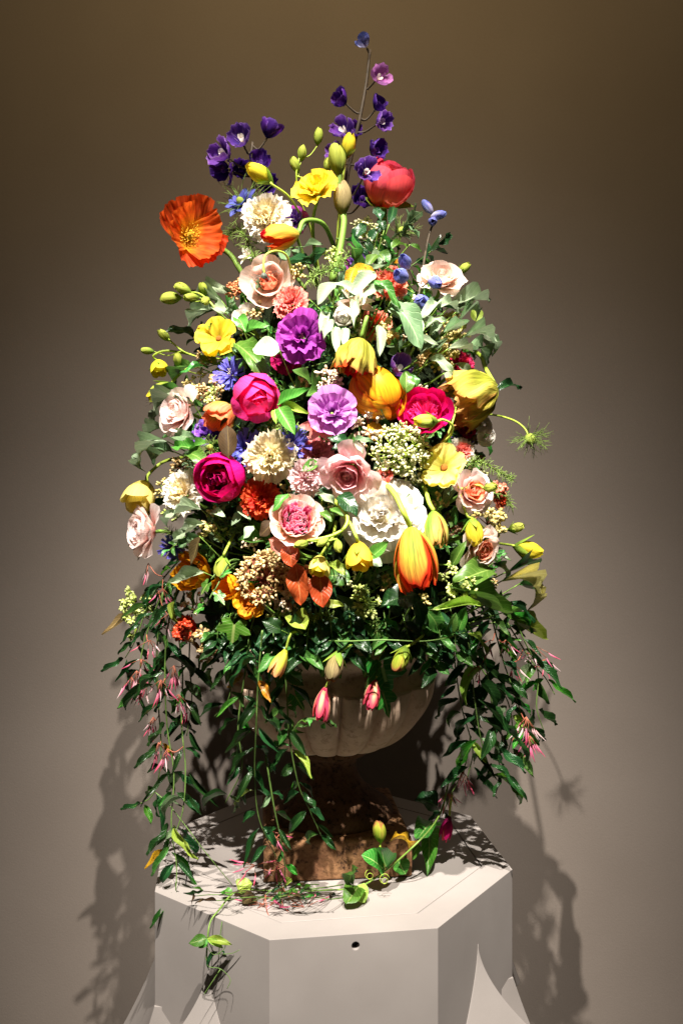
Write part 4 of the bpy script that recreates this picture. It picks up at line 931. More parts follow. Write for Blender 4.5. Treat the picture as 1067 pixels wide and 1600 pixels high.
# ------------------------------------------------------------------ leaves
def leaf_data(wk='lance', fold=.25, bend=25, wav=.0, n=9, seed=0, side=0.):
    """unit leaf: length 1 along +Z, half width .5 along Y, face toward +X"""
    r = random.Random(seed); V = []; UV = []; Fc = []; x = z = 0.; yy = 0.
    for j in range(n+1):
        v = j/n; a = math.radians(bend*(v-.35))
        if wk == 'lance': w = .5*math.sin(math.pi*min(v, .999)**.75)**.9
        elif wk == 'oval': w = .5*math.sin(math.pi*min(v, .999)**.85)**.62
        elif wk == 'round': w = .5*max(0., 1-(2*v-1)**2)**.5
        elif wk == 'heart': w = .5*(max(0., 1-((v-.38)/.62)**2)**.8 if v > .38 else max(0., 1-((v-.38)/.40)**4)**.5)
        else: w = .5*math.sin(math.pi*v)
        if j == n: w = .0
        if j == 0: w = .02
        for k in range(-2, 3):
            u = k/2; f = abs(u)*w
            wob = wav*math.sin(9*v+3*u+seed)*abs(u)
            V.append((x+f*fold+wob, u*w+side*math.sin(math.pi*v), z)); UV.append((u*.5+.5, v))
        x += -math.sin(a)/n; z += math.cos(a)/n
    for j in range(n):
        for k in range(4): q = j*5+k; Fc.append((q, q+1, q+6, q+5))
    return V, Fc, UV
def ivy_data(seed=0):
    r = random.Random(seed); lob = [(-150, .42), (-118, .60), (-92, .46), (-62, .86), (-30, .52), (0, 1.05), (30, .52), (62, .86), (92, .46), (118, .60), (150, .42)]
    V = [(0, 0, .32)]; UV = [(.5, .3)]; Fc = []; n = len(lob)
    pts = []
    for i, (a, l) in enumerate(lob):
        pts.append((a, l*r.uniform(.94, 1.06)))
    out = []
    for i in range(len(pts)):
        out.append(pts[i])
        if i < len(pts)-1:
            a0, l0 = pts[i]; a1, l1 = pts[i+1]; out.append(((a0+a1)/2, (l0+l1)/2*1.02))
    for ring, s in ((1, .5), (2, 1.0)):
        for (a, l) in out:
            t = math.radians(a); ll = l*.62*s
            y = math.sin(t)*ll; z = .32+math.cos(t)*ll
            fold = .16*abs(y)-.22*(ll**2)*(1 if ring == 2 else 1)+.02*math.sin(5*t+seed)*s
            V.append((fold, y, z)); UV.append((.5+y*.8, .32+math.cos(t)*ll))
    m = len(out)
    for i in range(m-1):
        Fc.append((0, 1+i, 2+i)); Fc.append((1+i, 1+m+i, 2+m+i, 2+i))
    return V, Fc, UV
LC = {}
def leaf_mesh(kind, mat, seed):
    key = (kind, mat, seed)
    if key not in LC:
        if kind == 'ivy': V, Fc, UV = ivy_data(seed)
        else:
            bd = (20, 45, -15, 70, 95, -50)[seed % 6]
            V, Fc, UV = leaf_data(kind, (.3, .18, .4, .25, .55, .35)[seed % 6], bd, (.05, .09, .04, .1, .06, .12)[seed % 6], 9, seed, (.04, -.05, .02, -.02, .12, -.14)[seed % 6])
        LC[key] = mk('leaf', V, Fc, UV, mat=MAT[mat])
    return LC[key]
def put_leaf(root, off, a, b, w, kind, mat, seed, facing, name='leaf'):
    """a base, b tip (world), w width m; off = world position of the root (translation only)"""
    z = b-a; L = z.length
    M = Matrix.Translation(a-off) @ frame(z, facing) @ Matrix.Diagonal((L, w, L, 1))
    return obj(name, leaf_mesh(kind, mat, seed % 6), root, M)
TOCAM = Vector((0, -1, .75)).normalized()
def sprig(name, label, cat, leaves, mat, kind='lance', off=.03, root_px=None, group=None, stemmat='stem', petiole=True):
    """leaves: (bx, by, tx, ty, width px[, depth off base, depth off tip][, mat])"""
    P = []
    for l in leaves:
        o0 = l[5] if len(l) > 5 and l[5] is not None else off; o1 = l[6] if len(l) > 6 and l[6] is not None else o0+.012
        P.append((surf(l[0], l[1], o0), surf(l[2], l[3], o1), l[4], l[7] if len(l) > 7 else mat, l[8] if len(l) > 8 else kind))
    c = sum((p[0] for p in P), Vector())/len(P)
    core_p = Vector((XC+(c.x-XC)*.6, c.y*.6, c.z-.05))
    root = thing(name, label, cat, Matrix.Translation(core_p), group)
    for i, (a, b, w, m, kd) in enumerate(P):
        f = (TOCAM+out_dir(a)*.6+Vector((rnd.uniform(-.35, .35), 0, rnd.uniform(-.2, .4)))).normalized()
        put_leaf(root, core_p, a, b, w*m_per_px(a.y), kd, m, rnd.randrange(4), f)
        mid = a.lerp(core_p, .5)+Vector((0, 0, -.01))
        tube('stalk', [Vector((0, 0, 0)), mid-core_p, a-core_p], .0016, .0009, MAT[stemmat], root, 4)
    return root
SP = sprig
SP('eucalyptus_sprig', 'pale grey green eucalyptus sprig with broad leaves right of centre', 'eucalyptus',
   [(611, 470, 661, 545, 38, .05, .075, 'euc_dark'), (622, 474, 660, 520, 26, .04, .05), (586, 426, 546, 464, 24, .05, .06), (592, 508, 594, 555, 17, .07, .085)], 'euc', 'oval')
SP('eucalyptus_sprig', 'pale eucalyptus sprig fanning out to the upper right', 'eucalyptus',
   [(688, 474, 650, 498, 17, .05, .06), (680, 477, 722, 485, 17, .05, .06), (700, 480, 768, 466, 24, .02, .02), (712, 488, 738, 472, 20, .03, .035, 'euc_dark'), (676, 497, 660, 506, 14, .04, .05)], 'euc', 'lance')
SP('eucalyptus_sprig', 'pale eucalyptus leaves pointing right at the edge above olive tulip', 'eucalyptus',
   [(726, 524, 783, 546, 22, .03, .03), (738, 512, 775, 542, 20, .01, .01), (734, 540, 766, 566, 24, .01, .01, 'euc_dark'), (752, 528, 770, 556, 14, .0, .0)], 'euc', 'lance')
SP('eucalyptus_sprig', 'silvery eucalyptus leaves hanging above the open magenta peony', 'eucalyptus',
   [(670, 560, 712, 585, 20, .03, .045), (694, 583, 722, 606, 26, .0, .01), (690, 532, 655, 550, 28, .0, .01, 'euc_dark'), (686, 508, 668, 526, 13, .02, .025), (712, 568, 740, 590, 16, .0, .0)], 'euc', 'lance')
SP('eucalyptus_sprig', 'narrow pale eucalyptus leaves left of the fuzzy olive tulip', 'eucalyptus',
   [(522, 442, 496, 476, 24, .05, .06), (515, 500, 505, 530, 18, .04, .05), (524, 510, 526, 556, 16, .04, .05), (512, 492, 498, 520, 16, .03, .05), (540, 512, 537, 546, 14, .05, .06)], 'euc', 'lance')
SP('eucalyptus_leaf_sprig', 'single round pale eucalyptus leaf left of the purple ruffled bloom', 'eucalyptus', [(437, 548, 394, 545, 36, .06, .07)], 'euc', 'oval')
SP('eucalyptus_sprig', 'pale eucalyptus leaves above the left yellow lisianthus', 'eucalyptus',
   [(322, 468, 358, 448, 20, .02, .02), (346, 470, 300, 462, 12, .01, .01), (336, 482, 292, 510, 17, .02, .02), (352, 488, 330, 476, 20, .01, .02)], 'euc', 'lance')
SP('eucalyptus_sprig', 'narrow pale eucalyptus leaves sticking out on the left edge', 'eucalyptus',
   [(262, 668, 220, 703, 14, .0, -.0), (262, 690, 208, 732, 24, .0, .0), (298, 624, 228, 650, 12, .03, .03), (270, 705, 236, 722, 22, .0, .0, 'euc_dark'), (275, 690, 310, 684, 22, .02, .03, 'euc_dark')], 'euc', 'lance')
SP('eucalyptus_sprig', 'two broad pale eucalyptus leaves below the left cream carnation', 'eucalyptus',
   [(316, 797, 250, 817, 24, .04, .045), (322, 818, 268, 848, 22, .045, .05), (316, 840, 276, 856, 18, .02, .02, 'euc_dark')], 'euc', 'oval')
SP('eucalyptus_sprig', 'pale striped eucalyptus leaf across the low golden tulip', 'eucalyptus', [(318, 894, 266, 912, 24, .05, .055), (312, 838, 300, 882, 18, .05, .06, 'bronze')], 'euc', 'lance')
SP('leaf_sprig', 'bright green leaves between yellow lisianthus and hot pink peony', 'leaves',
   [(366, 536, 424, 598, 34, .03, .05, 'green'), (376, 524, 420, 506, 26, .02, .03, 'green'), (372, 498, 385, 520, 22, .03, .04), (300, 570, 270, 600, 22, .0, .0, 'green_mid')], 'green', 'lance')
SP('leaf_sprig', 'green forked leaves right of the hot pink peony', 'leaves',
   [(434, 632, 485, 608, 22, .05, .06), (436, 636, 462, 682, 26, .06, .075), (440, 633, 484, 648, 14, .05, .06, 'green_lime'), (430, 640, 432, 664, 12, .05, .06, 'green_lime')], 'green', 'lance')
SP('leaf_sprig', 'leafy green sprig on the left above the magenta globe peony', 'leaves',
   [(310, 705, 268, 698, 22, .04, .05), (292, 708, 325, 726, 26, .045, .055), (300, 702, 322, 690, 20, .03, .05), (330, 738, 300, 740, 14, .03, .03, 'green_mid')], 'green', 'oval')
SP('bronze_leaf_sprig', 'single dark bronze oval leaf above the magenta globe peony', 'leaf', [(357, 714, 355, 664, 30, .06, .06)], 'bronze', 'oval')
SP('leaf_sprig', 'bright green oval leaf under the small violet bloom', 'leaf', [(634, 614, 634, 576, 24, .03, .035), (650, 604, 642, 580, 14, .02, .02, 'green_mid')], 'green', 'lance')
SP('leaf_sprig', 'dark pointed leaf sticking out right of the olive tulip', 'leaf', [(772, 608, 818, 604, 14, .0, .0)], 'green_dark', 'lance')
SP('leaf_sprig', 'olive green leaf draped before the coral carnation', 'leaf', [(581, 438, 628, 480, 18, .06, .075)], 'green_mid', 'lance')
SP('yellow_leaf_sprig', 'yellowing leaves with brown spots near the top centre', 'leaves', [(548, 425, 585, 424, 24, .03, .04), (554, 418, 542, 456, 18, .04, .05), (640, 410, 615, 412, 14, .0, .0), (742, 482, 745, 504, 22, .0, .0, 'green_lime')], 'yellowing', 'oval')
SP('leaf_sprig', 'soft green leaves right of the pale bud sprigs at the top', 'leaves',
   [(600, 396, 578, 410, 26, .0, .0, 'euc_dark'), (606, 388, 640, 382, 12, .0, .0), (640, 382, 660, 394, 8, .0, .0), (592, 396, 606, 420, 26, .0, .01, 'green_mid'), (588, 398, 572, 420, 18, .01, .01, 'green'), (600, 360, 590, 340, 14, .0, .0, 'green_dark'), (608, 350, 616, 320, 14, .0, .0, 'green_dark'), (594, 345, 586, 322, 18, .0, .0, 'green_dark')], 'green', 'lance')
SP('leaf_sprig', 'dark trifoliate leaves between lilac bloom and pink rose', 'leaves',
   [(548, 694, 510, 682, 18, .06, .065, 'green_dark'), (552, 690, 586, 690, 12, .07, .08, 'euc_dark'), (548, 692, 552, 676, 12, .07, .08, 'green'), (546, 700, 518, 702, 22, .04, .05, 'green_dark'), (554, 692, 568, 710, 10, .07, .08, 'euc')], 'green_dark', 'lance')
SP('leaf_sprig', 'dark leaves tucked under the large pink rose', 'leaves',
   [(528, 776, 560, 808, 30, .045, .06), (520, 775, 498, 764, 22, .02, .03), (498, 722, 470, 738, 18, .03, .04, 'green'), (522, 788, 492, 768, 14, .06, .07, 'euc'), (500, 800, 520, 815, 12, .07, .08, 'green'), (516, 795, 538, 806, 10, .07, .08, 'green'), (450, 772, 424, 800, 16, .06, .07, 'green')], 'green_dark', 'lance')
SP('leaf_sprig', 'bright pointed green leaf under the white double bloom', 'leaves', [(578, 872, 608, 846, 22, .05, .06), (572, 870, 598, 884, 22, .03, .04, 'euc'), (516, 878, 540, 898, 16, .05, .07, 'green_lime'), (540, 896, 520, 876, 14, .05, .06, 'green_lime')], 'green', 'lance')
SP('leaf_sprig', 'pale green leaves before the lower right rose', 'leaves', [(706, 884, 728, 844, 18, .06, .08, 'green'), (626, 770, 644, 798, 24, .03, .04, 'euc'), (640, 775, 650, 800, 14, .02, .03, 'euc'), (716, 760, 690, 790, 20, .0, .01, 'euc_dark')], 'green', 'lance')
SP('leaf_sprig', 'large light green leaves at the lower right edge', 'leaves',
   [(770, 890, 706, 910, 40, .03, .05), (706, 915, 792, 962, 34, .05, .05), (752, 946, 672, 952, 13, .07, .085, 'green_lime'), (800, 966, 848, 1000, 36, .03, .03, 'green_lime'), (792, 955, 812, 990, 30, .02, .03), (812, 912, 836, 922, 24, .0, .0, 'green_mid')], 'green', 'oval')
SP('tan_leaf_sprig', 'curled dry tan leaf at the lower right edge', 'leaf', [(790, 904, 846, 945, 18, .03, .03), (160, 992, 212, 956, 9, .0, .0)][:1], 'tan_leaf', 'lance')
SP('tan_leaf_sprig', 'narrow dry tan leaf pointing out at the far left', 'leaf', [(212, 956, 161, 993, 10, .0, .0)], 'tan_leaf', 'lance')
SP('leaf_sprig', 'dark pointed leaf sticking out right below the yellow bud', 'leaf', [(794, 892, 833, 892, 22, .0, .0), (770, 880, 796, 905, 18, .02, .02)], 'green_dark', 'lance')
SP('leaf_sprig', 'broad dark leaves below the orange striped tulip', 'leaves',
   [(652, 930, 592, 944, 44, .03, .05), (648, 936, 660, 980, 24, .03, .04), (660, 950, 690, 990, 34, .03, .04, 'green_mid'), (610, 945, 626, 962, 22, .02, .03), (716, 985, 728, 948, 20, .05, .06, 'green'), (700, 990, 712, 958, 16, .04, .05, 'green_mid')], 'green_dark', 'oval')
SP('copper_leaf_sprig', 'copper orange leaves right of the large tan bud dome', 'leaves',
   [(452, 852, 456, 888, 30, .06, .07, 'copper'), (462, 880, 470, 948, 34, .045, .06, 'copper'), (500, 898, 504, 952, 36, .04, .06, 'copper'), (440, 860, 420, 840, 28, .05, .06, 'copper_pink'), (448, 846, 436, 868, 30, .05, .07, 'copper_pink'), (430, 815, 405, 838, 24, .0, .01, 'bronze'), (604, 735, 600, 760, 24, .02, .03, 'copper'), (590, 660, 580, 690, 26, .015, .02, 'yellowing')], 'copper', 'oval')
SP('leaf_sprig', 'jagged lime leaf below the rust bud cluster', 'leaf', [(458, 958, 478, 985, 34, .03, .06)], 'green_lime', 'heart')
SP('leaf_sprig', 'large dark leaves in the shade above the urn rim', 'leaves',
   [(440, 985, 408, 968, 24, .04, .05), (460, 990, 462, 956, 24, .04, .05), (540, 985, 500, 975, 60, .0, .01), (560, 960, 540, 985, 40, .0, .01), (510, 900, 548, 905, 36, .01, .02, 'green_mid'), (500, 945, 540, 946, 14, .04, .05, 'green_lime')], 'green_dark', 'oval')
# ivy leaves
def ivy(label, leaves, stems=()):
    P = [(surf(a, b, o), surf(c, d, o2), w, m) for (a, b, c, d, w, o, o2, m) in leaves]
    base = P[0][0]; core_p = Vector((base.x*.8, base.y*.75, base.z+.02))
    root = thing('ivy_sprig', label, 'ivy', Matrix.Translation(core_p))
    for i, (a, b, w, m) in enumerate(P):
        put_leaf(root, core_p, a, b, w*m_per_px(a.y), 'ivy', m, i, (TOCAM+Vector((rnd.uniform(-.2, .2), 0, .25))).normalized())
        tube('stalk', [Vector((0, 0, 0)), (a-core_p)*.5+Vector((0, -.012, .012)), a-core_p], .0014, .0010, MAT['stem_jas'], root, 4)
ivy('bright green lobed ivy leaf at the left of the urn rim', [(368, 962, 362, 1008, 62, .045, .06, 'ivy_bright')])
ivy('pair of lobed ivy leaves hanging over the front of the bowl', [(590, 1018, 612, 1096, 84, .02, .035, 'ivy'), (586, 1022, 566, 1060, 60, .01, .02, 'ivy')])
ivy('lobed ivy leaf behind the olive bud on the bowl', [(524, 1012, 498, 1060, 80, .0, .01, 'ivy')])
ivy('single long ivy leaf drooping low on the front of the bowl', [(592, 1064, 612, 1126, 46, .03, .04, 'ivy')])
ivy('small ivy leaves in the shade on the bowl at left', [(455, 1078, 478, 1112, 30, .0, .01, 'ivy'), (462, 1090, 446, 1102, 22, .0, .01, 'ivy')])
ivy('small light ivy leaves before the low golden tulip', [(330, 905, 312, 930, 24, .05, .06, 'ivy'), (336, 922, 352, 945, 22, .05, .06, 'ivy'), (322, 945, 300, 958, 24, .05, .06, 'ivy'), (345, 900, 362, 892, 20, .05, .06, 'ivy')])
# ferny sprigs
def fern(label, pts, off, L=18, mat='thread', n=26):
    P = catmull([surf(x, y, off) for x, y in pts], 6); base = P[-1]
    root = thing('fern_sprig', label, 'fern', Matrix.Translation(base)); V = []; Fc = []
    rr = random.Random(int(pts[0][0])); sc = m_per_px(base.y)
    tube('stem', [p-base for p in P], .0007, .0012, MAT['stem'], root, 4, sm=1)
    for i in range(n*len(P)//3):
        a = rr.choice(P)-base; d = Vector((rr.gauss(0, 1), rr.gauss(0, 1), rr.gauss(.2, 1))).normalized(); l = L*sc*rr.uniform(.5, 1)
        tube_data([a, a+d*l*.6, a+d*l+Vector((0, 0, -.1*l))], .0006, .0003, 3, V, Fc)
    obj('needles', mk('needles', V, Fc, mat=MAT[mat]), root)['kind'] = 'stuff'
fern('ferny green sprig at the right edge, upper of two', [(800, 750), (775, 735), (750, 722), (735, 725)], .01)
fern('ferny green sprig at the right edge, lower of two', [(800, 790), (788, 778), (770, 770)], .01, 15)
fern('ferny green sprig in the middle above the urn rim', [(590, 985), (580, 962), (575, 940), (570, 920)], .03, 16)
fern('ferny green tuft below the left cream carnation', [(262, 830), (280, 838), (300, 845)], .0, 18)
fern('ferny threads behind the tall lisianthus stems', [(545, 400), (520, 420), (495, 430), (480, 440)], .0, 20)
fern('ferny threads under the green bud spray at left', [(240, 628), (262, 622), (290, 612)], .0, 16, 'stem_dark')
fern('ferny threads hanging at the lower left of centre', [(520, 965), (500, 960), (480, 972)], .02, 15)
fern('ferny threads above the cream double carnation', [(480, 680), (450, 668), (425, 672)], .01, 16)
fern('ferny threads beside the orange poppy and white petals', [(352, 372), (368, 358), (385, 372), (400, 410)], .0, 26)
# filler sprigs all round the mound
def filler():
    ga = 2.39996; k = 0
    mats = ['green_dark', 'green_mid', 'green_dark', 'green_mid', 'green', 'euc_dark']
    lab = 'dark leafy filler sprig tucked deep between the flowers'
    N = 150
    for i in range(N):
        z = .345+(1.02-.345)*((i+.5)/N)**1.15; a = i*ga; R = hullR(z)*rnd.uniform(.62, .78)
        p = Vector((XC+R*math.cos(a), R*KD*math.sin(a), z))
        n = Vector((math.cos(a), math.sin(a), .3)).normalized()
        root = thing('filler_sprig', lab, 'leaves', Matrix.Translation(p), 'filler sprigs between the flowers')
        m = mats[i % len(mats)]; axis = (n*.45+Vector((rnd.uniform(-1, 1), rnd.uniform(-1, 1), rnd.uniform(-1, .6)))).normalized()
        sL = rnd.uniform(.05, .085)
        sp_ = [axis*(-.01), axis*sL*.5+n*.006, axis*sL]
        tube('stem', sp_, .0013, .0008, MAT['stem_jas'], root, 4, sm=2)
        for q in range(6):
            t = .1+.9*q/5; b = axis*sL*t; s = (-1 if q % 2 else 1)
            sd = axis.cross(n).normalized()*s
            d = (axis*.7+sd*.8+n*rnd.uniform(-.1, .6)).normalized() if q < 5 else axis
            put_leaf(root, Vector((0, 0, 0)), b, b+d*rnd.uniform(.030, .052), rnd.uniform(.012, .022), 'lance' if i % 3 else 'oval', m, rnd.randrange(4), (n+Vector((rnd.uniform(-.4, .4), 0, .3))).normalized())
filler()

SP('eucalyptus_sprig', 'long silvery eucalyptus leaves fanning over the magnolia', 'eucalyptus',
   [(560, 462, 520, 440, 16, .06, .05), (566, 464, 606, 448, 18, .06, .06), (556, 470, 552, 512, 14, .07, .08), (600, 462, 570, 440, 14, .05, .05), (604, 480, 640, 505, 16, .05, .06)], 'euc', 'lance')
SP('eucalyptus_sprig', 'silvery eucalyptus leaves sweeping right below the blush rose', 'eucalyptus',
   [(664, 512, 700, 500, 14, .05, .06), (690, 520, 730, 506, 14, .04, .04), (652, 528, 684, 540, 14, .05, .06), (716, 500, 752, 488, 14, .02, .02), (700, 545, 742, 548, 14, .03, .03)], 'euc', 'lance')
SP('eucalyptus_sprig', 'small silvery eucalyptus leaves between magenta globe and garden rose', 'eucalyptus',
   [(372, 790, 392, 812, 14, .0, .01), (380, 800, 362, 822, 14, .0, .01), (330, 800, 352, 806, 16, .03, .04), (396, 822, 380, 842, 16, .0, .01)], 'euc', 'lance')
def tucked(n, name, lab, grp, cat, pts, fn):
    for x, y in pts: fn(x, y, name, lab, grp, cat)
def small_sprig(x, y, name, lab, grp, cat):
    p = surf(x, y, rnd.uniform(-.055, -.02)); n = out_dir(p, .3)
    root = thing(name, lab, cat, Matrix.Translation(p), grp); m = rnd.choice(('green_mid', 'green_dark', 'green', 'green_mid', 'euc_dark'))
    ax = (n*.5+Vector((rnd.uniform(-1, 1), rnd.uniform(-.6, .2), rnd.uniform(-1, .7)))).normalized(); L = rnd.uniform(.03, .055)
    tube('stem', [-ax*.02, ax*L*.5+n*.004, ax*L], .0009, .0005, MAT['stem'], root, 4, sm=2)
    for q in range(9):
        t = q/8; b = ax*L*t; sd = ax.cross(n).normalized()*(-1 if q % 2 else 1)
        d = (ax*.6+sd*.9+n*rnd.uniform(-.2, .8)).normalized() if q < 8 else ax
        put_leaf(root, Vector((0, 0, 0)), b, b+d*rnd.uniform(.012, .022), rnd.uniform(.005, .009), 'lance', m, rnd.randrange(6), (n+Vector((rnd.uniform(-.5, .5), 0, .4))).normalized())
gaps = [(rnd.uniform(0, 1), rnd.uniform(0, 1)) for _ in range(110)]
gp = []
for a_, b_ in gaps:
    y_ = 440+540*b_**.85; hw = np.interp(y_, [330, 400, 500, 600, 700, 800, 980], [60, 120, 165, 195, 215, 235, 245]); gp.append((520+(2*a_-1)*hw, y_))
tucked(0, 'small_leaf_sprig', 'short sprig of tiny green leaves filling a gap between flowers', 'tiny leaf sprigs in the gaps', 'leaves', gp, small_sprig)
def rim_sprig(x, y, tx, ty):
    a = surf(x, y, .01); b = px(tx, ty, a.y-.015); root = thing('rim_sprig', 'dark leafy sprig spilling over the front of the urn rim', 'leaves', Matrix.Translation(a), 'sprigs spilling over the urn rim')
    ax = b-a; tube('stem', [Vector((0, .02, .01)), ax*.4+Vector((0, -.012, .008)), ax], .0011, .0006, MAT['stem_jas'], root, 4, sm=3)
    for q in range(8):
        c = ax*(q/7); sd = Vector((-1 if q % 2 else 1, rnd.uniform(-.5, .2), 0)); d = (ax.normalized()*.7+sd*.8+Vector((0, -.3, 0))).normalized()
        put_leaf(root, Vector((0, 0, 0)), c, c+d*rnd.uniform(.025, .042), rnd.uniform(.010, .016), 'lance', rnd.choice(('green_dark', 'green_dark', 'green_mid')), rnd.randrange(6), Vector((rnd.uniform(-.4, .4), -.7, .7)).normalized())
for (x, y, tx, ty) in ((425, 975, 432, 1020), (455, 980, 468, 1030), (485, 970, 478, 1025), (515, 968, 520, 1008), (545, 965, 552, 1005), (565, 980, 548, 1030), (600, 968, 604, 1004), (630, 972, 640, 1020), (655, 970, 664, 1026), (680, 965, 690, 1022), (705, 960, 712, 1030), (395, 980, 385, 1030), (370, 985, 372, 1030), (640, 985, 622, 1015), (668, 985, 680, 1045), (345, 975, 340, 1010)):
    rim_sprig(x, y, tx, ty)

# ------------------------------------------------------------------ trailing jasmine
def vine(label, pts, ll=38, lw=11, step=26, mat='jasmine_leaf', buds=(), bright=.1, name='jasmine_vine', spread=1.0, r=.0014, start=.05, seed=1):
    """pts (x, y, depth) from root to tip"""
    rr = random.Random(seed*131+int(pts[0][0])); P = [px(*v) for v in pts]; base = P[0]
    root = thing(name, label, 'vine', Matrix.Translation(base)); C = catmull(P, 10)
    tube('stem', [c-base for c in C], r, r*.55, MAT['stem_jas'], root, 5, sm=1)
    acc = 0.; s = m_per_px(base.y); tot = sum((C[i+1]-C[i]).length for i in range(len(C)-1)); run = 0.; nxt = tot*start; sd = 1
    for i in range(len(C)-1):
        seg = C[i+1]-C[i]; run += seg.length
        while run > nxt:
            nxt += step*1.25*s*rr.uniform(.6, 1.4); t = seg.normalized() if seg.length else Vector((0, 0, -1))
            a = C[i]
            for side in (1, -1):
                if rr.random() < .12: continue
                az = rr.uniform(-1.0, 1.0)+(0 if side > 0 else math.pi)
                h = Vector((math.cos(az), math.sin(az)*.8, 0))
                d = (h*spread*rr.uniform(.6, 1.1)+t*rr.uniform(.4, .9)+Vector((0, 0, -.25))).normalized()
                L = ll*1.3*s*rr.uniform(.5, 1.2)
                st = a+d*L*.12
                m = 'jasmine_bright' if rr.random() < bright else rr.choices((mat, 'green_mid', 'green_lime', 'euc_dark', 'yellowing'), (.74, .16, .04, .05, .01))[0]
                put_leaf(root, base, st, st+d*L, lw*.84*s*rr.uniform(.6, 1.3), 'lance', m, rr.randrange(6), (Vector((rr.uniform(-.7, .7), -.6, .8))).normalized())
    # clusters of long pink buds
    kw = D(L=1., Wd=.075, a0=0, a1=0, wrap=2.6, lance=1, base=.35, p=.55, nu=5, nv=5)
    kw['Wd'] = .14
    for (x, y, Y, n, L, down) in buds:
        c = px(x, y, Y); sc = m_per_px(Y)
        near = min(C, key=lambda q: (q-c).length)
        tube('stalk', [near-base, (near.lerp(c, .5)+Vector((0, -.004, -.006)))-base, c-base], .0009, .0007, MAT['stem_red'], root, 4, sm=3)
        for k in range(n):
            d = Vector((rr.gauss(0, .45), rr.gauss(0, .35), -down*rr.uniform(.5, 1.2)+rr.gauss(0, .15))).normalized()
            e = c+d*L*sc*rr.uniform(.5, .9); b = e+(d+Vector((rr.gauss(0, .15), 0, -.15))).normalized()*L*sc*rr.uniform(.55, .95)
            V, Fc = tube_data([c-base, c.lerp(e, .5)-base+Vector((rr.uniform(-.002, .002), 0, 0)), e-base], .0005, .0006, 3)
            obj('bud_stalk', mk('bud_stalk', V, Fc, mat=MAT['stem_red']), root)
            M = Matrix.Translation(e-base) @ frame(b-e) @ Matrix.Diagonal((( (b-e).length)*.9, (b-e).length*.9, (b-e).length, 1))
            obj('bud', petal_mesh('bud', 'jasmine_pink' if rr.random() < .7 else 'jasmine_pale', kw, k % 2), root, M)
    return root
VI = vine
# left curtain
VI('outermost jasmine vine at the left with pink buds', [(268, 900, -.10), (240, 960, -.09), (222, 1020, -.08), (218, 1062, -.08), (205, 1100, -.07)], 36, 10, 26, buds=[(214, 1048, -.09, 9, 28, 1.), (228, 1062, -.09, 8, 28, 1.), (222, 1030, -.09, 8, 26, 1.), (206, 1058, -.08, 5, 24, 1.), (235, 1000, -.10, 5, 24, .6)], seed=1)
VI('long jasmine vine at the left reaching down over the pedestal edge', [(278, 915, -.14), (262, 985, -.14), (258, 1060, -.13), (262, 1140, -.12), (272, 1210, -.12), (268, 1290, -.13), (276, 1350, -.14), (275, 1392, -.15)], 46, 13, 27, buds=[(252, 1062, -.14, 10, 28, 1.), (280, 1085, -.14, 6, 24, 1.)], seed=2)
VI('leafy jasmine vine at the left with side leaves over the wall', [(255, 925, -.10), (246, 1010, -.10), (248, 1100, -.09), (252, 1180, -.09), (240, 1240, -.08), (206, 1262, -.07)], 44, 12, 30, buds=[(240, 1120, -.10, 7, 24, 1.), (248, 1160, -.10, 5, 26, 1.)], seed=3, bright=.15)
VI('short jasmine vine with pink buds behind the left curtain', [(300, 960, -.12), (296, 1030, -.11), (300, 1090, -.10), (292, 1150, -.09)], 36, 11, 26, buds=[(272, 1040, -.13, 9, 26, 1.), (290, 1100, -.11, 5, 24, 1.)], seed=4)
VI('jasmine vine at the left hanging before the pedestal corner', [(270, 940, -.12), (285, 1040, -.11), (284, 1130, -.11), (290, 1200, -.12), (285, 1270, -.13), (262, 1330, -.13)], 46, 13, 30, buds=[(262, 1170, -.12, 6, 26, 1.)], seed=5)
VI('tangle of dark jasmine stems at the left edge above the curtain', [(285, 870, -.12), (255, 905, -.10), (230, 950, -.08), (212, 1000, -.07), (196, 1028, -.06)], 34, 10, 24, buds=[(255, 920, -.12, 6, 24, .8), (232, 880, -.10, 4, 22, .7), (262, 960, -.14, 7, 24, .8)], seed=6, bright=.05)
VI('bare thin stem slanting from left curtain to the pedestal top', [(243, 1238, -.10), (262, 1255, -.11), (290, 1290, -.12), (320, 1330, -.13), (366, 1386, -.13)], 30, 8, 400, seed=7, r=.0010)
# centre curtain before the bowl
VI('long jasmine vine down the left of the bowl to the plinth', [(410, 985, -.28), (404, 1060, -.27), (400, 1140, -.26), (398, 1210, -.24), (405, 1280, -.22), (432, 1340, -.20)], 48, 13, 25, buds=[(432, 1345, -.19, 8, 24, .6)], seed=8)
VI('leafy vine at the left of the bowl ending in air', [(392, 1000, -.26), (380, 1070, -.25), (372, 1140, -.24), (378, 1200, -.23), (352, 1255, -.22)], 46, 12, 26, seed=9, bright=.12)
VI('vine hanging from the bowl centre past the urn neck', [(440, 1000, -.27), (448, 1080, -.26), (452, 1150, -.25), (466, 1225, -.24), (482, 1262, -.23), (502, 1306, -.22)], 36, 14, 24, seed=10)
VI('vine with pink buds spreading before the plinth onto the pedestal', [(415, 1180, -.25), (428, 1260, -.24), (440, 1320, -.22), (444, 1372, -.20), (415, 1398, -.20)], 32, 10, 30, buds=[(400, 1352, -.20, 9, 26, .2), (425, 1300, -.22, 7, 22, .2), (440, 1400, -.19, 12, 30, .15), (470, 1405, -.18, 8, 28, .15), (410, 1412, -.20, 10, 32, .2), (478, 1418, -.20, 12, 34, .1), (455, 1428, -.215, 12, 34, .25), (420, 1430, -.225, 10, 34, .5)], seed=11)
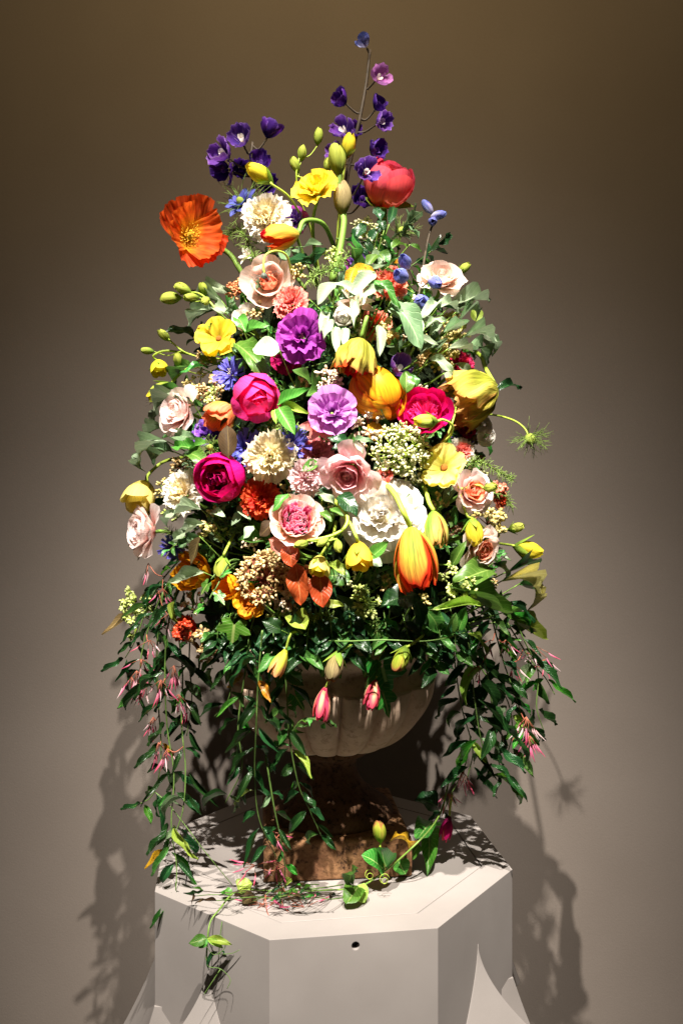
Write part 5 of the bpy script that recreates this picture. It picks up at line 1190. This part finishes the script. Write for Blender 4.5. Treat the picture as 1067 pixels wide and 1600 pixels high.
VI('short dark vine across the top left of the bowl', [(372, 985, -.24), (362, 1040, -.23), (358, 1090, -.22), (335, 1120, -.21)], 44, 12, 24, seed=12)
VI('thin curling vine across the lower left of the bowl', [(432, 1170, -.24), (455, 1145, -.245), (472, 1125, -.25), (500, 1124, -.25), (518, 1136, -.25)], 16, 8, 14, seed=13, mat='green_mid')
# right curtain
VI('jasmine vine at the right hanging straight with broad leaves', [(722, 955, -.18), (735, 1030, -.17), (742, 1100, -.16), (752, 1160, -.15), (770, 1215, -.14)], 46, 17, 24, buds=[(748, 1040, -.18, 4, 22, 1.)], seed=14)
VI('jasmine vine at the right with a long tail of pink buds', [(765, 955, -.14), (785, 1030, -.13), (802, 1080, -.13), (815, 1120, -.12), (822, 1160, -.12)], 40, 14, 24, buds=[(822, 1120, -.14, 12, 30, 1.), (828, 1150, -.14, 9, 26, 1.), (765, 1000, -.16, 4, 24, .9), (790, 1000, -.15, 5, 24, .9)], seed=15, bright=.15)
VI('outermost jasmine vine at the right with fine red bud stalks', [(790, 970, -.10), (815, 1010, -.09), (835, 1040, -.09), (852, 1060, -.08), (866, 1085, -.08)], 38, 13, 26, buds=[(838, 1010, -.09, 6, 26, .6), (850, 1030, -.09, 6, 22, .7), (800, 1035, -.12, 5, 24, .8)], seed=16, bright=.45)
VI('dense dark vine at the inner right beside the bowl', [(706, 990, -.16), (712, 1050, -.15), (722, 1110, -.14), (738, 1170, -.13), (730, 1215, -.13)], 40, 15, 20, seed=17, bright=.05)
VI('vine at the right with leaves fanning at its tip', [(748, 985, -.17), (762, 1060, -.16), (772, 1130, -.15), (778, 1185, -.14), (786, 1212, -.14)], 48, 16, 26, seed=18, bright=.1)
VI('shaded vine with dull pink buds dropping right behind the plinth', [(735, 1150, -.08), (725, 1200, -.06), (705, 1240, -.05), (690, 1275, -.05)], 26, 10, 40, buds=[(722, 1205, -.07, 12, 24, .9), (700, 1240, -.06, 6, 22, .6)], seed=19)
VI('vine at the right edge crossing the big light leaves', [(775, 930, -.15), (800, 960, -.13), (818, 1000, -.12), (840, 1050, -.10), (838, 1105, -.10), (850, 1145, -.09)], 42, 14, 30, seed=20, bright=.3)
VI('dense leafy vine in the middle of the right curtain', [(735, 990, -.13), (752, 1045, -.12), (790, 1090, -.11), (800, 1140, -.11), (792, 1180, -.11)], 42, 15, 20, seed=21, bright=.06)
VI('thin creeping vine with curled tendrils over the urn rim', [(470, 1000, -.26), (540, 1002, -.30), (600, 1000, -.31), (660, 1002, -.30), (705, 995, -.28), (735, 985, -.25)], 20, 8, 500, seed=22, r=.0013)

# ------------------------------------------------------------------ climbing vine lying on the pedestal
def on_top(x, y, z=.006):
    k = (CAMZ-z)/((y-CY)/F); Y = k+CAMY; return px(x, y, Y)
def ground_vine():
    P = [px(700, 1225, -.06), px(690, 1265, -.10), px(672, 1295, -.13), px(640, 1328, -.15), on_top(600, 1362, .025), on_top(560, 1386, .018), on_top(510, 1391, .008), on_top(440, 1393, .006), on_top(385, 1390, .008), on_top(362, 1398, .010), on_top(344, 1420, .007)]
    b = px(330, 1440, -.235); P += [px(330, 1438, -.238), px(325, 1462, b.y-.015), px(323, 1500, b.y-.012)]
    base = P[0]; root = thing('climbing_vine', 'green climbing vine lying across the pedestal top with lime leaves', 'vine', Matrix.Translation(base))
    tube('stem', [p-base for p in P], .0015, .0011, MAT['stem'], root, 6)
    for (ax, ay, az, bx, by, bz, w, m) in ((560, 1385, .02, 540, 1412, .012, 34, 'ivy_bright'), (556, 1384, .02, 570, 1410, .004, 30, 'green_lime'), (548, 1380, .03, 556, 1356, .07, 22, 'green_mid'),
                                          (600, 1360, .03, 566, 1335, .06, 40, 'ivy'), (604, 1356, .03, 596, 1330, .08, 30, 'ivy'), (622, 1345, .03, 634, 1366, .012, 32, 'ivy'), (640, 1328, .05, 612, 1305, .09, 24, 'yellowing'),
                                          (668, 1300, .04, 668, 1368, .006, 26, 'ivy_bright'), (655, 1320, .04, 640, 1345, .02, 20, 'ivy_bright'), (676, 1285, .07, 650, 1310, .07, 34, 'ivy'), (684, 1262, .1, 648, 1246, .12, 40, 'green_dark'),
                                          (372, 1392, .01, 396, 1378, .02, 28, 'green_lime'), (362, 1396, .012, 346, 1392, .012, 14, 'ivy_bright'), (442, 1392, .006, 455, 1375, .03, 26, 'green_lime'), (400, 1402, .006, 378, 1410, .006, 22, 'bronze')):
        A_, B_ = on_top(ax, ay, az), on_top(bx, by, bz)
        put_leaf(root, base, A_, B_, w*m_per_px(A_.y), 'heart', m, rnd.randrange(4), Vector((rnd.uniform(-.2, .2), -.5, .9)).normalized())
    for (dx, dy, w, m) in ((-30, 8, 18, 'ivy'), (-14, 16, 14, 'ivy_bright'), (40, 10, 12, 'green_lime'), (26, 16, 10, 'green_lime')):
        a = px(324, 1466, b.y-.025); c = px(324+dx, 1466+dy, b.y-.03)
        put_leaf(root, base, a, c, w*m_per_px(a.y), 'lance', m, 1, Vector((0, -.8, .6)))
    # tendrils
    yb_ = b.y-.02
    for pts in ([(324, 1465), (345, 1462), (352, 1480), (335, 1492), (322, 1478)], [(322, 1495), (326, 1510), (345, 1514), (360, 1530), (355, 1545)], [(324, 1466), (336, 1488), (360, 1490), (375, 1484)], [(345, 1514), (328, 1540), (318, 1555)]):
        tube('tendril', [px(x, y, yb_-.004*i)-base for i, (x, y) in enumerate(pts)], .0008, .0004, MAT['stem_jas'], root, 4)
    for (x, y) in ((577, 1365), (600, 1372)):
        c = on_top(x, y, .03); tube('tendril', [c-base+Vector((.008*math.cos(t*1.1)*(1-t*.06), -.004*t*.3, .008*math.sin(t*1.1)*(1-t*.06))) for t in range(12)], .0006, .0004, MAT['stem_lime'], root, 4, sm=2)
ground_vine()
def thin_stems():
    rr = random.Random(5); base = on_top(470, 1395)
    root = thing('thin_stems', 'loose tangle of thin dark jasmine stems on the pedestal front left', 'vine', Matrix.Translation(base))
    for k in range(16):
        x0, y0 = rr.uniform(400, 540), rr.uniform(1378, 1402); a = rr.uniform(2.2, 4.0); L = rr.uniform(50, 110); P = []
        for t in range(6):
            x = x0+math.cos(a)*L*t/5+rr.uniform(-3, 3); y = y0+abs(math.sin(a))*L*.22*t/5+rr.uniform(-2, 2)
            y = min(y, 1440+(x-300)*.2 if x < 430 else 1452); P.append(on_top(x, y, .003+.022*math.sin(math.pi*t/6)+rr.uniform(0, .006))-base)
        tube('stem', P, .0009, .0005, MAT['stem_dark' if k % 2 else 'stem_jas'], root, 4, sm=3)
        for q in range(2):
            b = P[rr.randrange(2, 6)]; d = Vector((rr.uniform(-1, .4), -.4, rr.uniform(-.1, .5))).normalized()*rr.uniform(.014, .024)
            put_leaf(root, Vector((0, 0, 0)), b, b+d, rr.uniform(.003, .006), 'lance', rr.choice(('jasmine_leaf', 'bronze', 'jasmine_bright')), rr.randrange(6), Vector((0, -.5, .9)))
thin_stems()
b0 = on_top(600, 1358, .03)
one_bud('upright yellow green bud with brown tip before the plinth', 593, 1300, 20, (-.1, .98, .1), b0.y-.01, [(594, 1326, b0.y-.01), (600, 1345, b0.y-.005), (600, 1358, b0.y)], ('bell_green', 'bell_green'), 'bud', .0015, 'bud', 'bell_bud', 'stem_lime', None)
bell('dark crimson bell in the shade right of the plinth', 698, 1293, 20, (-.25, -.95, .2), -.07, [(703, 1262, -.06), (706, 1240, -.05)], ('bell_pink', 'magenta_dark'))
VI('thin dark stem lying on the pedestal top to the left', [(540, 1398, -.16), (480, 1406, -.165), (420, 1414, -.17), (372, 1422, -.175), (352, 1432, -.218), (346, 1448, -.245), (342, 1500, -.245)], 26, 7, 60, buds=[(430, 1412, -.17, 6, 28, .12)], seed=31, r=.0010)
